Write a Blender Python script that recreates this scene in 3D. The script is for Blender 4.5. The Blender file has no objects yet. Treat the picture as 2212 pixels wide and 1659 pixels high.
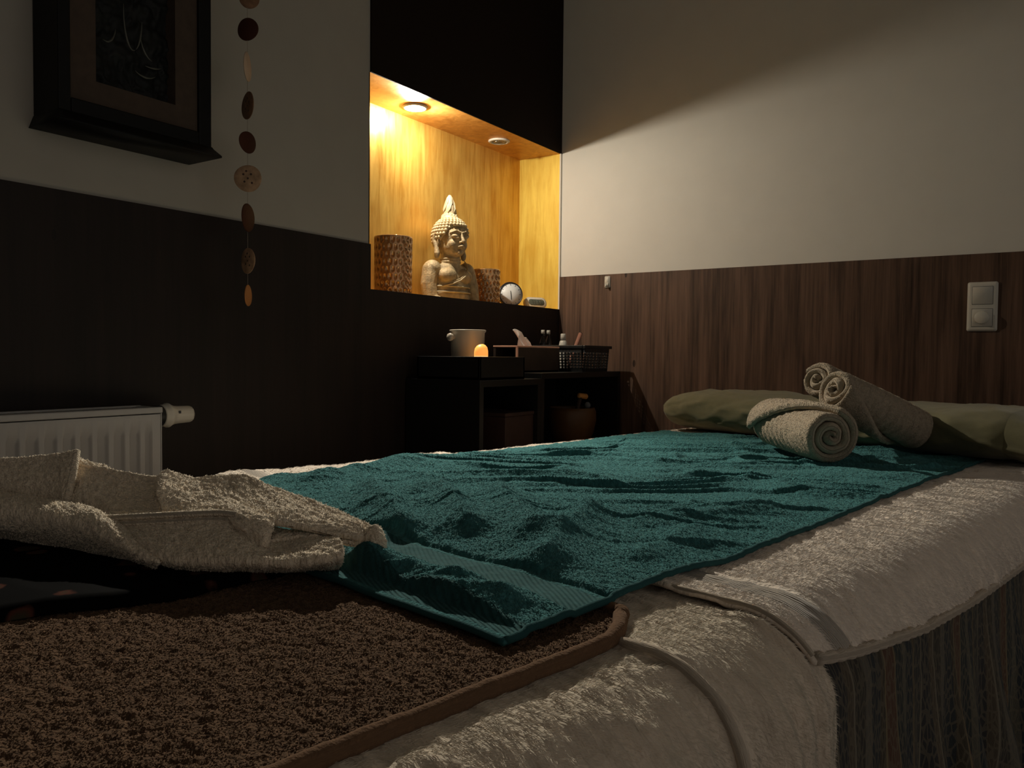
import bpy, bmesh, math, random
import numpy as np
from mathutils import Vector, Matrix
random.seed(7); np.random.seed(7)
SC = bpy.context.scene
PI = math.pi

# ------------------------------------------------------------ camera
CAM_LOC = (1.6700, -2.8204, 0.9212)
YAW, PITCH, ROLL = math.radians(33.9911), math.radians(2.0324), math.radians(-0.5699)
FPX = 1697.68
def cam_axes():
    f = np.array([-math.sin(YAW)*math.cos(PITCH), math.cos(YAW)*math.cos(PITCH), -math.sin(PITCH)])
    r = np.array([math.cos(YAW), math.sin(YAW), 0.0]); d = np.cross(f, r)
    return math.cos(ROLL)*r+math.sin(ROLL)*d, -math.sin(ROLL)*r+math.cos(ROLL)*d, f
_r, _d, _f = cam_axes()
cd = bpy.data.cameras.new('camera'); cam = bpy.data.objects.new('camera', cd); SC.collection.objects.link(cam)
cam.matrix_world = Matrix(((_r[0], -_d[0], -_f[0], CAM_LOC[0]), (_r[1], -_d[1], -_f[1], CAM_LOC[1]),
                           (_r[2], -_d[2], -_f[2], CAM_LOC[2]), (0, 0, 0, 1)))
cd.sensor_width = 36.0; cd.lens = FPX/2212*36.0; cd.clip_start = 0.02
SC.camera = cam

# ------------------------------------------------------------ world, lights, exposure
W = bpy.data.worlds.new('world'); SC.world = W; W.use_nodes = True
def world_light(base, from_right, from_behind):
    """dim surroundings seen through the open sides of the room: a little everywhere, more from the right and from behind."""
    nt = W.node_tree; N = nt.nodes; L = nt.links; bg = N['Background']
    tc = N.new('ShaderNodeTexCoord'); sp = N.new('ShaderNodeSeparateXYZ'); L.new(tc.outputs['Generated'], sp.inputs[0])
    def M_(op, x, y):
        n = N.new('ShaderNodeMath'); n.operation = op
        for i, q in enumerate((x, y)):
            if isinstance(q, (int, float)): n.inputs[i].default_value = q
            else: L.new(q, n.inputs[i])
        return n.outputs[0]
    gx = M_('POWER', M_('MAXIMUM', sp.outputs[0], 0.0), 2.0); gy = M_('POWER', M_('MAXIMUM', M_('MULTIPLY', sp.outputs[1], -1.0), 0.0), 2.0)
    L.new(M_('ADD', M_('MULTIPLY', gx, from_right), M_('ADD', M_('MULTIPLY', gy, from_behind), base)), bg.inputs[1])
    bg.inputs[0].default_value = (1.0, 0.92, 0.83, 1)
world_light(0.022, 0.33, 0.015)
SC.view_settings.view_transform = 'Standard'; SC.view_settings.look = 'None'
SC.view_settings.exposure = 0.0; SC.view_settings.gamma = 1.0; SC.view_settings.use_curve_mapping = False
LAMP = (-0.100, -0.794, 1.7405)
def light(name, kind, loc, power, col, rad, aim=None, angle=None, blend=1.0):
    ld = bpy.data.lights.new(name, kind); ld.energy = power; ld.color = col
    ld.shadow_soft_size = rad
    o = bpy.data.objects.new(name, ld); SC.collection.objects.link(o); o.location = loc
    if aim is not None:
        o.rotation_euler = Vector(aim).to_track_quat('-Z', 'Y').to_euler()
        ld.spot_size = math.radians(angle); ld.spot_blend = blend
    return o
LCOL = (1.0, 0.93, 0.78)
light('downlight_glow', 'POINT', LAMP, 5.0, LCOL, 0.010)
light('downlight_wash', 'SPOT', LAMP, 16.0, LCOL, 0.010, (0.45, 0.60, -0.66), 172, 1.0)
light('downlight_beam', 'SPOT', LAMP, 135.0, LCOL, 0.010, (0.58, -0.64, -0.50), 100, 1.0)
SC.cycles.use_denoising = True
SC.cycles.max_bounces = 8; SC.cycles.diffuse_bounces = 5; SC.cycles.glossy_bounces = 4
SC.cycles.transmission_bounces = 6; SC.cycles.transparent_max_bounces = 8
SC.cycles.sample_clamp_indirect = 3.0; SC.cycles.blur_glossy = 0.5

# ------------------------------------------------------------ scene helpers
COL = SC.collection
def tag(o, label=None, cat=None, group=None, kind=None):
    if label: o['label'] = label
    if cat: o['category'] = cat
    if group: o['group'] = group
    if kind: o['kind'] = kind
    return o
def thing(name, label, cat, loc=(0, 0, 0), group=None):
    o = bpy.data.objects.new(name, None); COL.objects.link(o); o.location = loc; o.empty_display_size = 0.05
    return tag(o, label, cat, group)
def root_loc(p):
    v = Vector((0, 0, 0))
    while p is not None: v = v+p.location; p = p.parent
    return v
def fast_mesh(me, V, F):
    """F: a list of faces, an (n, 4) array, or a list of (n, k) arrays."""
    if isinstance(F, np.ndarray): F = [F]
    if len(F) and isinstance(F[0], np.ndarray) and F[0].ndim == 2:
        flat = np.concatenate([f.ravel() for f in F]); tot = np.concatenate([np.full(len(f), f.shape[1]) for f in F])
    else:
        tot = np.array([len(f) for f in F]); flat = np.fromiter((int(i) for f in F for i in f), np.int64)
    me.vertices.add(len(V)); me.vertices.foreach_set('co', np.asarray(V, np.float32).ravel())
    me.loops.add(len(flat)); me.loops.foreach_set('vertex_index', flat.astype(np.int32))
    me.polygons.add(len(tot)); st = np.concatenate([[0], np.cumsum(tot)[:-1]])
    me.polygons.foreach_set('loop_start', st.astype(np.int32)); me.update(calc_edges=True)
    if len(V) < 50000: me.validate()
def obj(name, mesh, m=None, parent=None, loc=None, smooth=True, label=None):
    """mesh = (verts, faces) in world metres or a bmesh; becomes one object whose origin is its parent's (or loc)."""
    base = root_loc(parent) if parent is not None else Vector(loc or (0, 0, 0))
    uvs = None
    me = bpy.data.meshes.new(name)
    if isinstance(mesh, bmesh.types.BMesh):
        bmesh.ops.translate(mesh, verts=mesh.verts, vec=-base)
        mesh.to_mesh(me); mesh.free()
    else:
        V, F = mesh[0], mesh[1]; uvs = mesh[2] if len(mesh) > 2 else None
        V = np.asarray(V, float)-np.array(base)
        fast_mesh(me, V, F)
    if uvs is not None:
        ul = me.uv_layers.new(name='UVMap'); li = np.empty(len(me.loops), np.int32)
        me.loops.foreach_get('vertex_index', li)
        ul.data.foreach_set('uv', np.asarray(uvs, np.float32)[li].ravel())
    if smooth: me.polygons.foreach_set('use_smooth', np.ones(len(me.polygons), bool))
    me.update()
    o = bpy.data.objects.new(name, me); COL.objects.link(o)
    if parent is not None: o.parent = parent
    else: o.location = base
    if m is not None: me.materials.append(m)
    if label: o['label'] = label
    return o
def autosmooth(o, ang=40):
    bm = bmesh.new(); bm.from_mesh(o.data)
    a = math.radians(ang)
    for e in bm.edges:
        if len(e.link_faces) == 2 and e.calc_face_angle(0) > a: e.smooth = False
    bm.to_mesh(o.data); bm.free()
    return o
def struct(name, mesh, m, parent=None, smooth=False):
    o = obj(name, mesh, m, parent, smooth=smooth)
    if parent is None: o['kind'] = 'structure'
    return o

# ------------------------------------------------------------ mesh helpers
def bx(lo, hi, bev=0.0, seg=2, bm=None):
    bm = bm or bmesh.new()
    r = bmesh.ops.create_cube(bm, size=1.0)
    lo, hi = Vector(lo), Vector(hi)
    for v in r['verts']:
        v.co = Vector((lo[i]+(v.co[i]+0.5)*(hi[i]-lo[i]) for i in range(3)))
    if bev > 0:
        es = list({e for v in r['verts'] for e in v.link_edges})
        bmesh.ops.bevel(bm, geom=es, offset=bev, segments=seg, profile=0.5, affect='EDGES')
    return bm
def lathe(prof, c=(0, 0, 0), n=32, axis='z', cap=True, f=None):
    """prof: list of (r, h). f(theta, i) -> radius factor."""
    V = []; F = []
    for i, (r, h) in enumerate(prof):
        for k in range(n):
            t = 2*PI*k/n; q = r*(f(t, h) if f else 1)
            V.append((q*math.cos(t), q*math.sin(t), h))
    for i in range(len(prof)-1):
        for k in range(n):
            a = i*n+k; b = i*n+(k+1) % n
            F.append((a, b, b+n, a+n))
    if cap:
        F.append(tuple(range(n-1, -1, -1))); F.append(tuple((len(prof)-1)*n+k for k in range(n)))
    V = np.array(V)
    if axis == 'y': V = V[:, [1, 2, 0]]
    if axis == 'x': V = V[:, [2, 0, 1]]
    return V+np.array(c), F
def tube(pts, r, n=10, closed=False, cap=True):
    P = np.array(pts, float); m = len(P); rr = np.full(m, r) if np.isscalar(r) else np.array(r, float)
    V = []; F = []; up = None
    for i in range(m):
        if closed: t = P[(i+1) % m]-P[i-1]
        else: t = P[min(i+1, m-1)]-P[max(i-1, 0)]
        t /= np.linalg.norm(t)+1e-12
        if up is None:
            up = np.cross(t, (0, 0, 1.0)) if abs(t[2]) < 0.9 else np.cross(t, (1.0, 0, 0))
        up = up-t*(up@t); up /= np.linalg.norm(up)+1e-12
        w = np.cross(t, up)
        for k in range(n):
            a = 2*PI*k/n; V.append(P[i]+rr[i]*(math.cos(a)*up+math.sin(a)*w))
    for i in range(m if closed else m-1):
        j = (i+1) % m
        for k in range(n): F.append((i*n+k, i*n+(k+1) % n, j*n+(k+1) % n, j*n+k))
    if cap and not closed:
        F.append(tuple(range(n-1, -1, -1))); F.append(tuple((m-1)*n+k for k in range(n)))
    return np.array(V), F
def ell(c, r, n=16, m=10, R=None):
    V = []; F = []
    for i in range(m+1):
        ph = PI*i/m
        for k in range(n):
            t = 2*PI*k/n; V.append((math.sin(ph)*math.cos(t)*r[0], math.sin(ph)*math.sin(t)*r[1], math.cos(ph)*r[2]))
    V = np.array(V)
    if R is not None: V = V@np.array(R).T
    for i in range(m):
        for k in range(n):
            F.append((i*n+k, (i+1)*n+k, (i+1)*n+(k+1) % n, i*n+(k+1) % n))
    return V+np.array(c), F
def join(*ms):
    V = []; F = []; U = []; o = 0
    for mm in ms:
        V.append(np.asarray(mm[0])); F += [tuple(i+o for i in f) for f in mm[1]]; o += len(mm[0])
        if len(mm) > 2: U.append(np.asarray(mm[2]))
    if len(U) == len(ms): return np.concatenate(V), F, np.concatenate(U)
    return np.concatenate(V), F
def rotm(ax, a):
    return np.array(Matrix.Rotation(a, 3, ax))
def prism(poly, z0, z1):
    n = len(poly); V = [(x, y, z0) for x, y in poly]+[(x, y, z1) for x, y in poly]
    F = [tuple(range(n-1, -1, -1)), tuple(range(n, 2*n))]+[(i, (i+1) % n, n+(i+1) % n, n+i) for i in range(n)]
    return np.array(V, float), F
def rounded_poly(w, h, r, n=6):
    P = []
    for cx, cy, a0 in ((w/2-r, h/2-r, 0), (-w/2+r, h/2-r, 90), (-w/2+r, -h/2+r, 180), (w/2-r, -h/2+r, 270)):
        for k in range(n+1):
            a = math.radians(a0+90*k/n); P.append((cx+r*math.cos(a), cy+r*math.sin(a)))
    return P
# vectorised gradient-ish value noise
_perm = np.random.permutation(512).astype(np.int64)
_grad = np.random.uniform(-1, 1, 512)
def _h(ix, iy): return _grad[(_perm[(ix % 512)]+iy*57) % 512]
def vnoise(x, y):
    x = np.asarray(x, float); y = np.asarray(y, float)
    ix = np.floor(x).astype(np.int64); iy = np.floor(y).astype(np.int64); fx = x-ix; fy = y-iy
    fx = fx*fx*fx*(fx*(fx*6-15)+10); fy = fy*fy*fy*(fy*(fy*6-15)+10)
    a = _h(ix, iy); b = _h(ix+1, iy); c = _h(ix, iy+1); d = _h(ix+1, iy+1)
    return (a*(1-fx)+b*fx)*(1-fy)+(c*(1-fx)+d*fx)*fy
def fbm(x, y, o=3):
    s = 0; a = 1.0; t = 0
    for i in range(o): s = s+a*vnoise(x*2**i+17.3*i, y*2**i+5.1*i); t += a; a *= 0.5
    return s/t
def ridged(x, y, o=2):
    s = 0; a = 1.0; t = 0
    for i in range(o): s = s+a*(1-np.abs(vnoise(x*2**i+31*i, y*2**i+9*i))*2); t += a; a *= 0.5
    return s/t
def sstep(a, b, x):
    t = np.clip((x-a)/(b-a), 0, 1); return t*t*(3-2*t)

# ------------------------------------------------------------ materials
def new_mat(name):
    m = bpy.data.materials.new(name); m.use_nodes = True
    nt = m.node_tree; b = nt.nodes['Principled BSDF']
    return m, nt, b
def rgb(r, g, b): return (r, g, b, 1)
def plain(name, col, rough=0.5, metal=0.0, spec=0.5, bump=None, var=0.0, sheen=0.0, emit=None, trans=0.0, ior=1.45):
    m, nt, b = new_mat(name); N = nt.nodes; L = nt.links
    b.inputs['Base Color'].default_value = rgb(*col); b.inputs['Roughness'].default_value = rough
    b.inputs['Metallic'].default_value = metal; b.inputs['Specular IOR Level'].default_value = spec
    b.inputs['Sheen Weight'].default_value = sheen
    b.inputs['Transmission Weight'].default_value = trans; b.inputs['IOR'].default_value = ior
    if emit:
        b.inputs['Emission Color'].default_value = rgb(*emit[0]); b.inputs['Emission Strength'].default_value = emit[1]
    tc = N.new('ShaderNodeTexCoord')
    sc, dist, st = bump if bump else (60.0, 0.0005, 0.15)
    nz = N.new('ShaderNodeTexNoise'); nz.inputs['Scale'].default_value = sc; nz.inputs['Detail'].default_value = 3
    L.new(tc.outputs['Object'], nz.inputs['Vector'])
    bp = N.new('ShaderNodeBump'); bp.inputs['Strength'].default_value = st; bp.inputs['Distance'].default_value = dist
    L.new(nz.outputs[0], bp.inputs['Height']); L.new(bp.outputs[0], b.inputs['Normal'])
    if var > 0:
        n2 = N.new('ShaderNodeTexNoise'); n2.inputs['Scale'].default_value = sc*0.25; n2.inputs['Detail'].default_value = 4
        L.new(tc.outputs['Object'], n2.inputs['Vector'])
        cr = N.new('ShaderNodeValToRGB'); cr.color_ramp.elements[0].position = 0.3; cr.color_ramp.elements[1].position = 0.7
        cr.color_ramp.elements[0].color = rgb(*[c*(1-var) for c in col]); cr.color_ramp.elements[1].color = rgb(*[min(1, c*(1+var)) for c in col])
        L.new(n2.outputs[0], cr.inputs[0]); L.new(cr.outputs[0], b.inputs['Base Color'])
    return m
def math_node(nt, op, a, b=None, clamp=False):
    n = nt.nodes.new('ShaderNodeMath'); n.operation = op; n.use_clamp = clamp
    for i, x in enumerate((a, b)):
        if x is None: continue
        if isinstance(x, (int, float)): n.inputs[i].default_value = x
        else: nt.links.new(x, n.inputs[i])
    return n.outputs[0]
def terry(name, col, scale=330.0, dist=0.004, strength=0.9, stretch=(1, 1), var=0.18, bands=None, fine=0.35, warp=0.0, sheen=0.25):
    """towelling; UV is in metres (s across, t along). bands: list of (t0, t1, rib_scale, rib_dir)."""
    m, nt, b = new_mat(name); N = nt.nodes; L = nt.links
    b.inputs['Roughness'].default_value = 1.0; b.inputs['Specular IOR Level'].default_value = 0.05
    b.inputs['Sheen Weight'].default_value = sheen; b.inputs['Sheen Roughness'].default_value = 0.6
    b.inputs['Sheen Tint'].default_value = rgb(*[min(1, c*1.6+0.1) for c in col])
    uv = N.new('ShaderNodeUVMap'); uv.uv_map = 'UVMap'
    mp = N.new('ShaderNodeMapping'); mp.inputs['Scale'].default_value = (stretch[0], stretch[1], 1)
    L.new(uv.outputs[0], mp.inputs[0])
    nz = N.new('ShaderNodeTexNoise'); nz.inputs['Scale'].default_value = scale; nz.inputs['Detail'].default_value = 2.5
    nz.inputs['Roughness'].default_value = 0.6; nz.inputs['Distortion'].default_value = warp
    L.new(mp.outputs[0], nz.inputs['Vector'])
    vo = N.new('ShaderNodeTexVoronoi'); vo.inputs['Scale'].default_value = scale*0.9
    L.new(mp.outputs[0], vo.inputs['Vector'])
    h = math_node(nt, 'ADD', math_node(nt, 'MULTIPLY', nz.outputs[0], 1.0), math_node(nt, 'MULTIPLY', vo.outputs['Distance'], -fine))
    sep = N.new('ShaderNodeSeparateXYZ'); L.new(uv.outputs[0], sep.inputs[0])
    if bands:
        tot = None; rib = None
        for (t0, t1, fs, ft) in bands:
            k = math_node(nt, 'MULTIPLY', math_node(nt, 'GREATER_THAN', sep.outputs[1], t0), math_node(nt, 'LESS_THAN', sep.outputs[1], t1))
            w = math_node(nt, 'SINE', math_node(nt, 'ADD', math_node(nt, 'MULTIPLY', sep.outputs[0], fs), math_node(nt, 'ADD', math_node(nt, 'MULTIPLY', sep.outputs[1], ft), math_node(nt, 'MULTIPLY', nz.outputs[0], 1.3))))
            kw = math_node(nt, 'MULTIPLY', k, math_node(nt, 'MULTIPLY', math_node(nt, 'ADD', w, 1.0), 0.16))
            tot = k if tot is None else math_node(nt, 'ADD', tot, k); rib = kw if rib is None else math_node(nt, 'ADD', rib, kw)
        inv = math_node(nt, 'SUBTRACT', 1.0, tot, clamp=True)
        h = math_node(nt, 'ADD', math_node(nt, 'MULTIPLY', h, inv), rib)
    bp = N.new('ShaderNodeBump'); bp.inputs['Strength'].default_value = strength; bp.inputs['Distance'].default_value = dist
    L.new(h, bp.inputs['Height']); L.new(bp.outputs[0], b.inputs['Normal'])
    n2 = N.new('ShaderNodeTexNoise'); n2.inputs['Scale'].default_value = scale*0.45; n2.inputs['Detail'].default_value = 4
    L.new(mp.outputs[0], n2.inputs['Vector'])
    cr = N.new('ShaderNodeValToRGB'); cr.color_ramp.elements[0].position = 0.32; cr.color_ramp.elements[1].position = 0.68
    cr.color_ramp.elements[0].color = rgb(*[c*(1-var) for c in col]); cr.color_ramp.elements[1].color = rgb(*[min(1, c*(1+var)) for c in col])
    L.new(n2.outputs[0], cr.inputs[0])
    if bands:                                                      # flat bands darkened to stand in for the pile's self-shadowing
        hs = N.new('ShaderNodeHueSaturation'); L.new(cr.outputs[0], hs.inputs['Color'])
        L.new(math_node(nt, 'SUBTRACT', 1.0, math_node(nt, 'MULTIPLY', tot, 0.50)), hs.inputs['Value']); L.new(hs.outputs[0], b.inputs['Base Color'])
    else: L.new(cr.outputs[0], b.inputs['Base Color'])
    return m
def wood_panel(name, dark, light, axis):
    """vertical-grain decor panel; axis = horizontal axis running along the wall."""
    m, nt, b = new_mat(name); N = nt.nodes; L = nt.links
    tc = N.new('ShaderNodeTexCoord'); mp = N.new('ShaderNodeMapping'); L.new(tc.outputs['Object'], mp.inputs[0])
    mp.inputs['Scale'].default_value = (1, 1, 0.16)
    wv = N.new('ShaderNodeTexWave'); wv.wave_type = 'BANDS'; wv.bands_direction = axis
    wv.inputs['Scale'].default_value = 3.2; wv.inputs['Distortion'].default_value = 9.0
    wv.inputs['Detail'].default_value = 3.0; wv.inputs['Detail Scale'].default_value = 2.2; wv.inputs['Detail Roughness'].default_value = 0.55
    L.new(mp.outputs[0], wv.inputs[0])
    mp2 = N.new('ShaderNodeMapping'); mp2.inputs['Scale'].default_value = (1, 1, 0.035); L.new(tc.outputs['Object'], mp2.inputs[0])
    nz = N.new('ShaderNodeTexNoise'); nz.inputs['Scale'].default_value = 95; nz.inputs['Detail'].default_value = 5; nz.inputs['Roughness'].default_value = 0.65
    L.new(mp2.outputs[0], nz.inputs['Vector'])
    n3 = N.new('ShaderNodeTexNoise'); n3.inputs['Scale'].default_value = 9; n3.inputs['Detail'].default_value = 3
    mp3 = N.new('ShaderNodeMapping'); mp3.inputs['Scale'].default_value = (1, 1, 0.25); L.new(tc.outputs['Object'], mp3.inputs[0]); L.new(mp3.outputs[0], n3.inputs['Vector'])
    vo = N.new('ShaderNodeTexVoronoi'); vo.inputs['Scale'].default_value = 7.0
    mp4 = N.new('ShaderNodeMapping'); mp4.inputs['Scale'].default_value = (1, 1, 0.45); L.new(tc.outputs['Object'], mp4.inputs[0]); L.new(mp4.outputs[0], vo.inputs['Vector'])
    knot = math_node(nt, 'LESS_THAN', vo.outputs['Distance'], 0.045)
    a = math_node(nt, 'ADD', math_node(nt, 'MULTIPLY', wv.outputs[0], 0.13), math_node(nt, 'MULTIPLY', nz.outputs[0], 0.85))
    a = math_node(nt, 'ADD', a, math_node(nt, 'MULTIPLY', n3.outputs[0], 0.45))
    a = math_node(nt, 'SUBTRACT', a, math_node(nt, 'MULTIPLY', knot, 0.35))
    cr = N.new('ShaderNodeValToRGB'); cr.color_ramp.elements[0].position = 0.45; cr.color_ramp.elements[1].position = 1.0
    cr.color_ramp.elements[0].color = rgb(*dark); cr.color_ramp.elements[1].color = rgb(*light)
    L.new(a, cr.inputs[0]); L.new(cr.outputs[0], b.inputs['Base Color'])
    b.inputs['Roughness'].default_value = 0.55; b.inputs['Specular IOR Level'].default_value = 0.25
    bp = N.new('ShaderNodeBump'); bp.inputs['Strength'].default_value = 0.25; bp.inputs['Distance'].default_value = 0.001
    L.new(a, bp.inputs['Height']); L.new(bp.outputs[0], b.inputs['Normal'])
    return m
def gold_paint(name, c0, c1, rough, metal):
    m, nt, b = new_mat(name); N = nt.nodes; L = nt.links
    tc = N.new('ShaderNodeTexCoord'); mp = N.new('ShaderNodeMapping'); L.new(tc.outputs['Object'], mp.inputs[0])
    mp.inputs['Scale'].default_value = (1, 1, 0.12)
    nz = N.new('ShaderNodeTexNoise'); nz.inputs['Scale'].default_value = 38; nz.inputs['Detail'].default_value = 6; nz.inputs['Roughness'].default_value = 0.6
    nz.inputs['Distortion'].default_value = 0.6
    L.new(mp.outputs[0], nz.inputs['Vector'])
    n2 = N.new('ShaderNodeTexNoise'); n2.inputs['Scale'].default_value = 5; n2.inputs['Detail'].default_value = 4; L.new(tc.outputs['Object'], n2.inputs['Vector'])
    a = math_node(nt, 'ADD', math_node(nt, 'MULTIPLY', nz.outputs[0], 0.6), math_node(nt, 'MULTIPLY', n2.outputs[0], 0.4))
    cr = N.new('ShaderNodeValToRGB'); cr.color_ramp.elements[0].position = 0.38; cr.color_ramp.elements[1].position = 0.62
    cr.color_ramp.elements[0].color = rgb(*c0); cr.color_ramp.elements[1].color = rgb(*c1)
    L.new(a, cr.inputs[0]); L.new(cr.outputs[0], b.inputs['Base Color'])
    b.inputs['Metallic'].default_value = metal; b.inputs['Roughness'].default_value = rough
    rr = math_node(nt, 'ADD', math_node(nt, 'MULTIPLY', nz.outputs[0], 0.25), rough-0.12); L.new(rr, b.inputs['Roughness'])
    bp = N.new('ShaderNodeBump'); bp.inputs['Strength'].default_value = 0.35; bp.inputs['Distance'].default_value = 0.002
    L.new(a, bp.inputs['Height']); L.new(bp.outputs[0], b.inputs['Normal'])
    return m
def stripe_cloth(name):
    """dark woven bedspread with paisley stripes running down; UV x = arc length down, y = along the bed."""
    m, nt, b = new_mat(name); N = nt.nodes; L = nt.links
    uv = N.new('ShaderNodeUVMap'); uv.uv_map = 'UVMap'; sep = N.new('ShaderNodeSeparateXYZ'); L.new(uv.outputs[0], sep.inputs[0])
    fr = math_node(nt, 'FRACT', math_node(nt, 'ADD', math_node(nt, 'MULTIPLY', sep.outputs[1], 1/0.23), 8.0+0.36))
    cr = N.new('ShaderNodeValToRGB'); cr.color_ramp.interpolation = 'CONSTANT'
    stops = [(0, (.062, .050, .034)), (.05, (.20, .15, .08)), (.062, (.10, .052, .032)), (.17, (.20, .15, .08)), (.182, (.035, .040, .038)), (.27, (.10, .092, .070)),
             (.32, (.030, .036, .040)), (.41, (.115, .088, .052)), (.43, (.045, .044, .040)), (.52, (.17, .15, .11)), (.535, (.035, .034, .034)), (.64, (.085, .066, .046)),
             (.70, (.18, .155, .115)), (.715, (.045, .040, .032)), (.83, (.11, .098, .078)), (.90, (.034, .038, .040))]
    el = cr.color_ramp.elements
    el[0].position, el[0].color = stops[0][0], rgb(*stops[0][1]); el[1].position, el[1].color = stops[1][0], rgb(*stops[1][1])
    for p, c in stops[2:]:
        e = el.new(p); e.color = rgb(*c)
    L.new(fr, cr.inputs[0])
    mp = N.new('ShaderNodeMapping'); mp.inputs['Scale'].default_value = (62, 150, 1); L.new(uv.outputs[0], mp.inputs[0])
    vo = N.new('ShaderNodeTexVoronoi'); vo.feature = 'DISTANCE_TO_EDGE'; vo.inputs['Scale'].default_value = 1.0; L.new(mp.outputs[0], vo.inputs['Vector'])
    nz = N.new('ShaderNodeTexNoise'); nz.inputs['Scale'].default_value = 6; L.new(mp.outputs[0], nz.inputs['Vector'])
    line = math_node(nt, 'LESS_THAN', vo.outputs['Distance'], 0.10)
    mx = N.new('ShaderNodeMix'); mx.data_type = 'RGBA'; mx.blend_type = 'MIX'
    L.new(math_node(nt, 'MULTIPLY', line, 0.45), mx.inputs[0]); L.new(cr.outputs[0], mx.inputs[6]); mx.inputs[7].default_value = rgb(.17, .14, .095)
    L.new(mx.outputs[2], b.inputs['Base Color']); b.inputs['Roughness'].default_value = 0.85; b.inputs['Specular IOR Level'].default_value = 0.2
    b.inputs['Sheen Weight'].default_value = 0.1
    bp = N.new('ShaderNodeBump'); bp.inputs['Strength'].default_value = 0.5; bp.inputs['Distance'].default_value = 0.0015
    L.new(math_node(nt, 'ADD', nz.outputs[0], line), bp.inputs['Height']); L.new(bp.outputs[0], b.inputs['Normal'])
    return m
def floral_cloth(name):
    m, nt, b = new_mat(name); N = nt.nodes; L = nt.links
    uv = N.new('ShaderNodeUVMap'); uv.uv_map = 'UVMap'
    vo = N.new('ShaderNodeTexVoronoi'); vo.inputs['Scale'].default_value = 22; L.new(uv.outputs[0], vo.inputs['Vector'])
    nz = N.new('ShaderNodeTexNoise'); nz.inputs['Scale'].default_value = 60; L.new(uv.outputs[0], nz.inputs['Vector'])
    d = math_node(nt, 'ADD', vo.outputs['Distance'], math_node(nt, 'MULTIPLY', nz.outputs[0], 0.25))
    cr = N.new('ShaderNodeValToRGB'); cr.color_ramp.elements[0].position = 0.34; cr.color_ramp.elements[0].color = rgb(.085, .030, .020)
    cr.color_ramp.elements[1].position = 0.40; cr.color_ramp.elements[1].color = rgb(.0028, .0027, .003)
    e = cr.color_ramp.elements.new(0.28); e.color = rgb(.05, .042, .026)
    L.new(d, cr.inputs[0]); L.new(cr.outputs[0], b.inputs['Base Color']); b.inputs['Roughness'].default_value = 0.85
    b.inputs['Specular IOR Level'].default_value = 0.02
    bp = N.new('ShaderNodeBump'); bp.inputs['Strength'].default_value = 0.3; bp.inputs['Distance'].default_value = 0.0008
    L.new(nz.outputs[0], bp.inputs['Height']); L.new(bp.outputs[0], b.inputs['Normal'])
    return m

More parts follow.
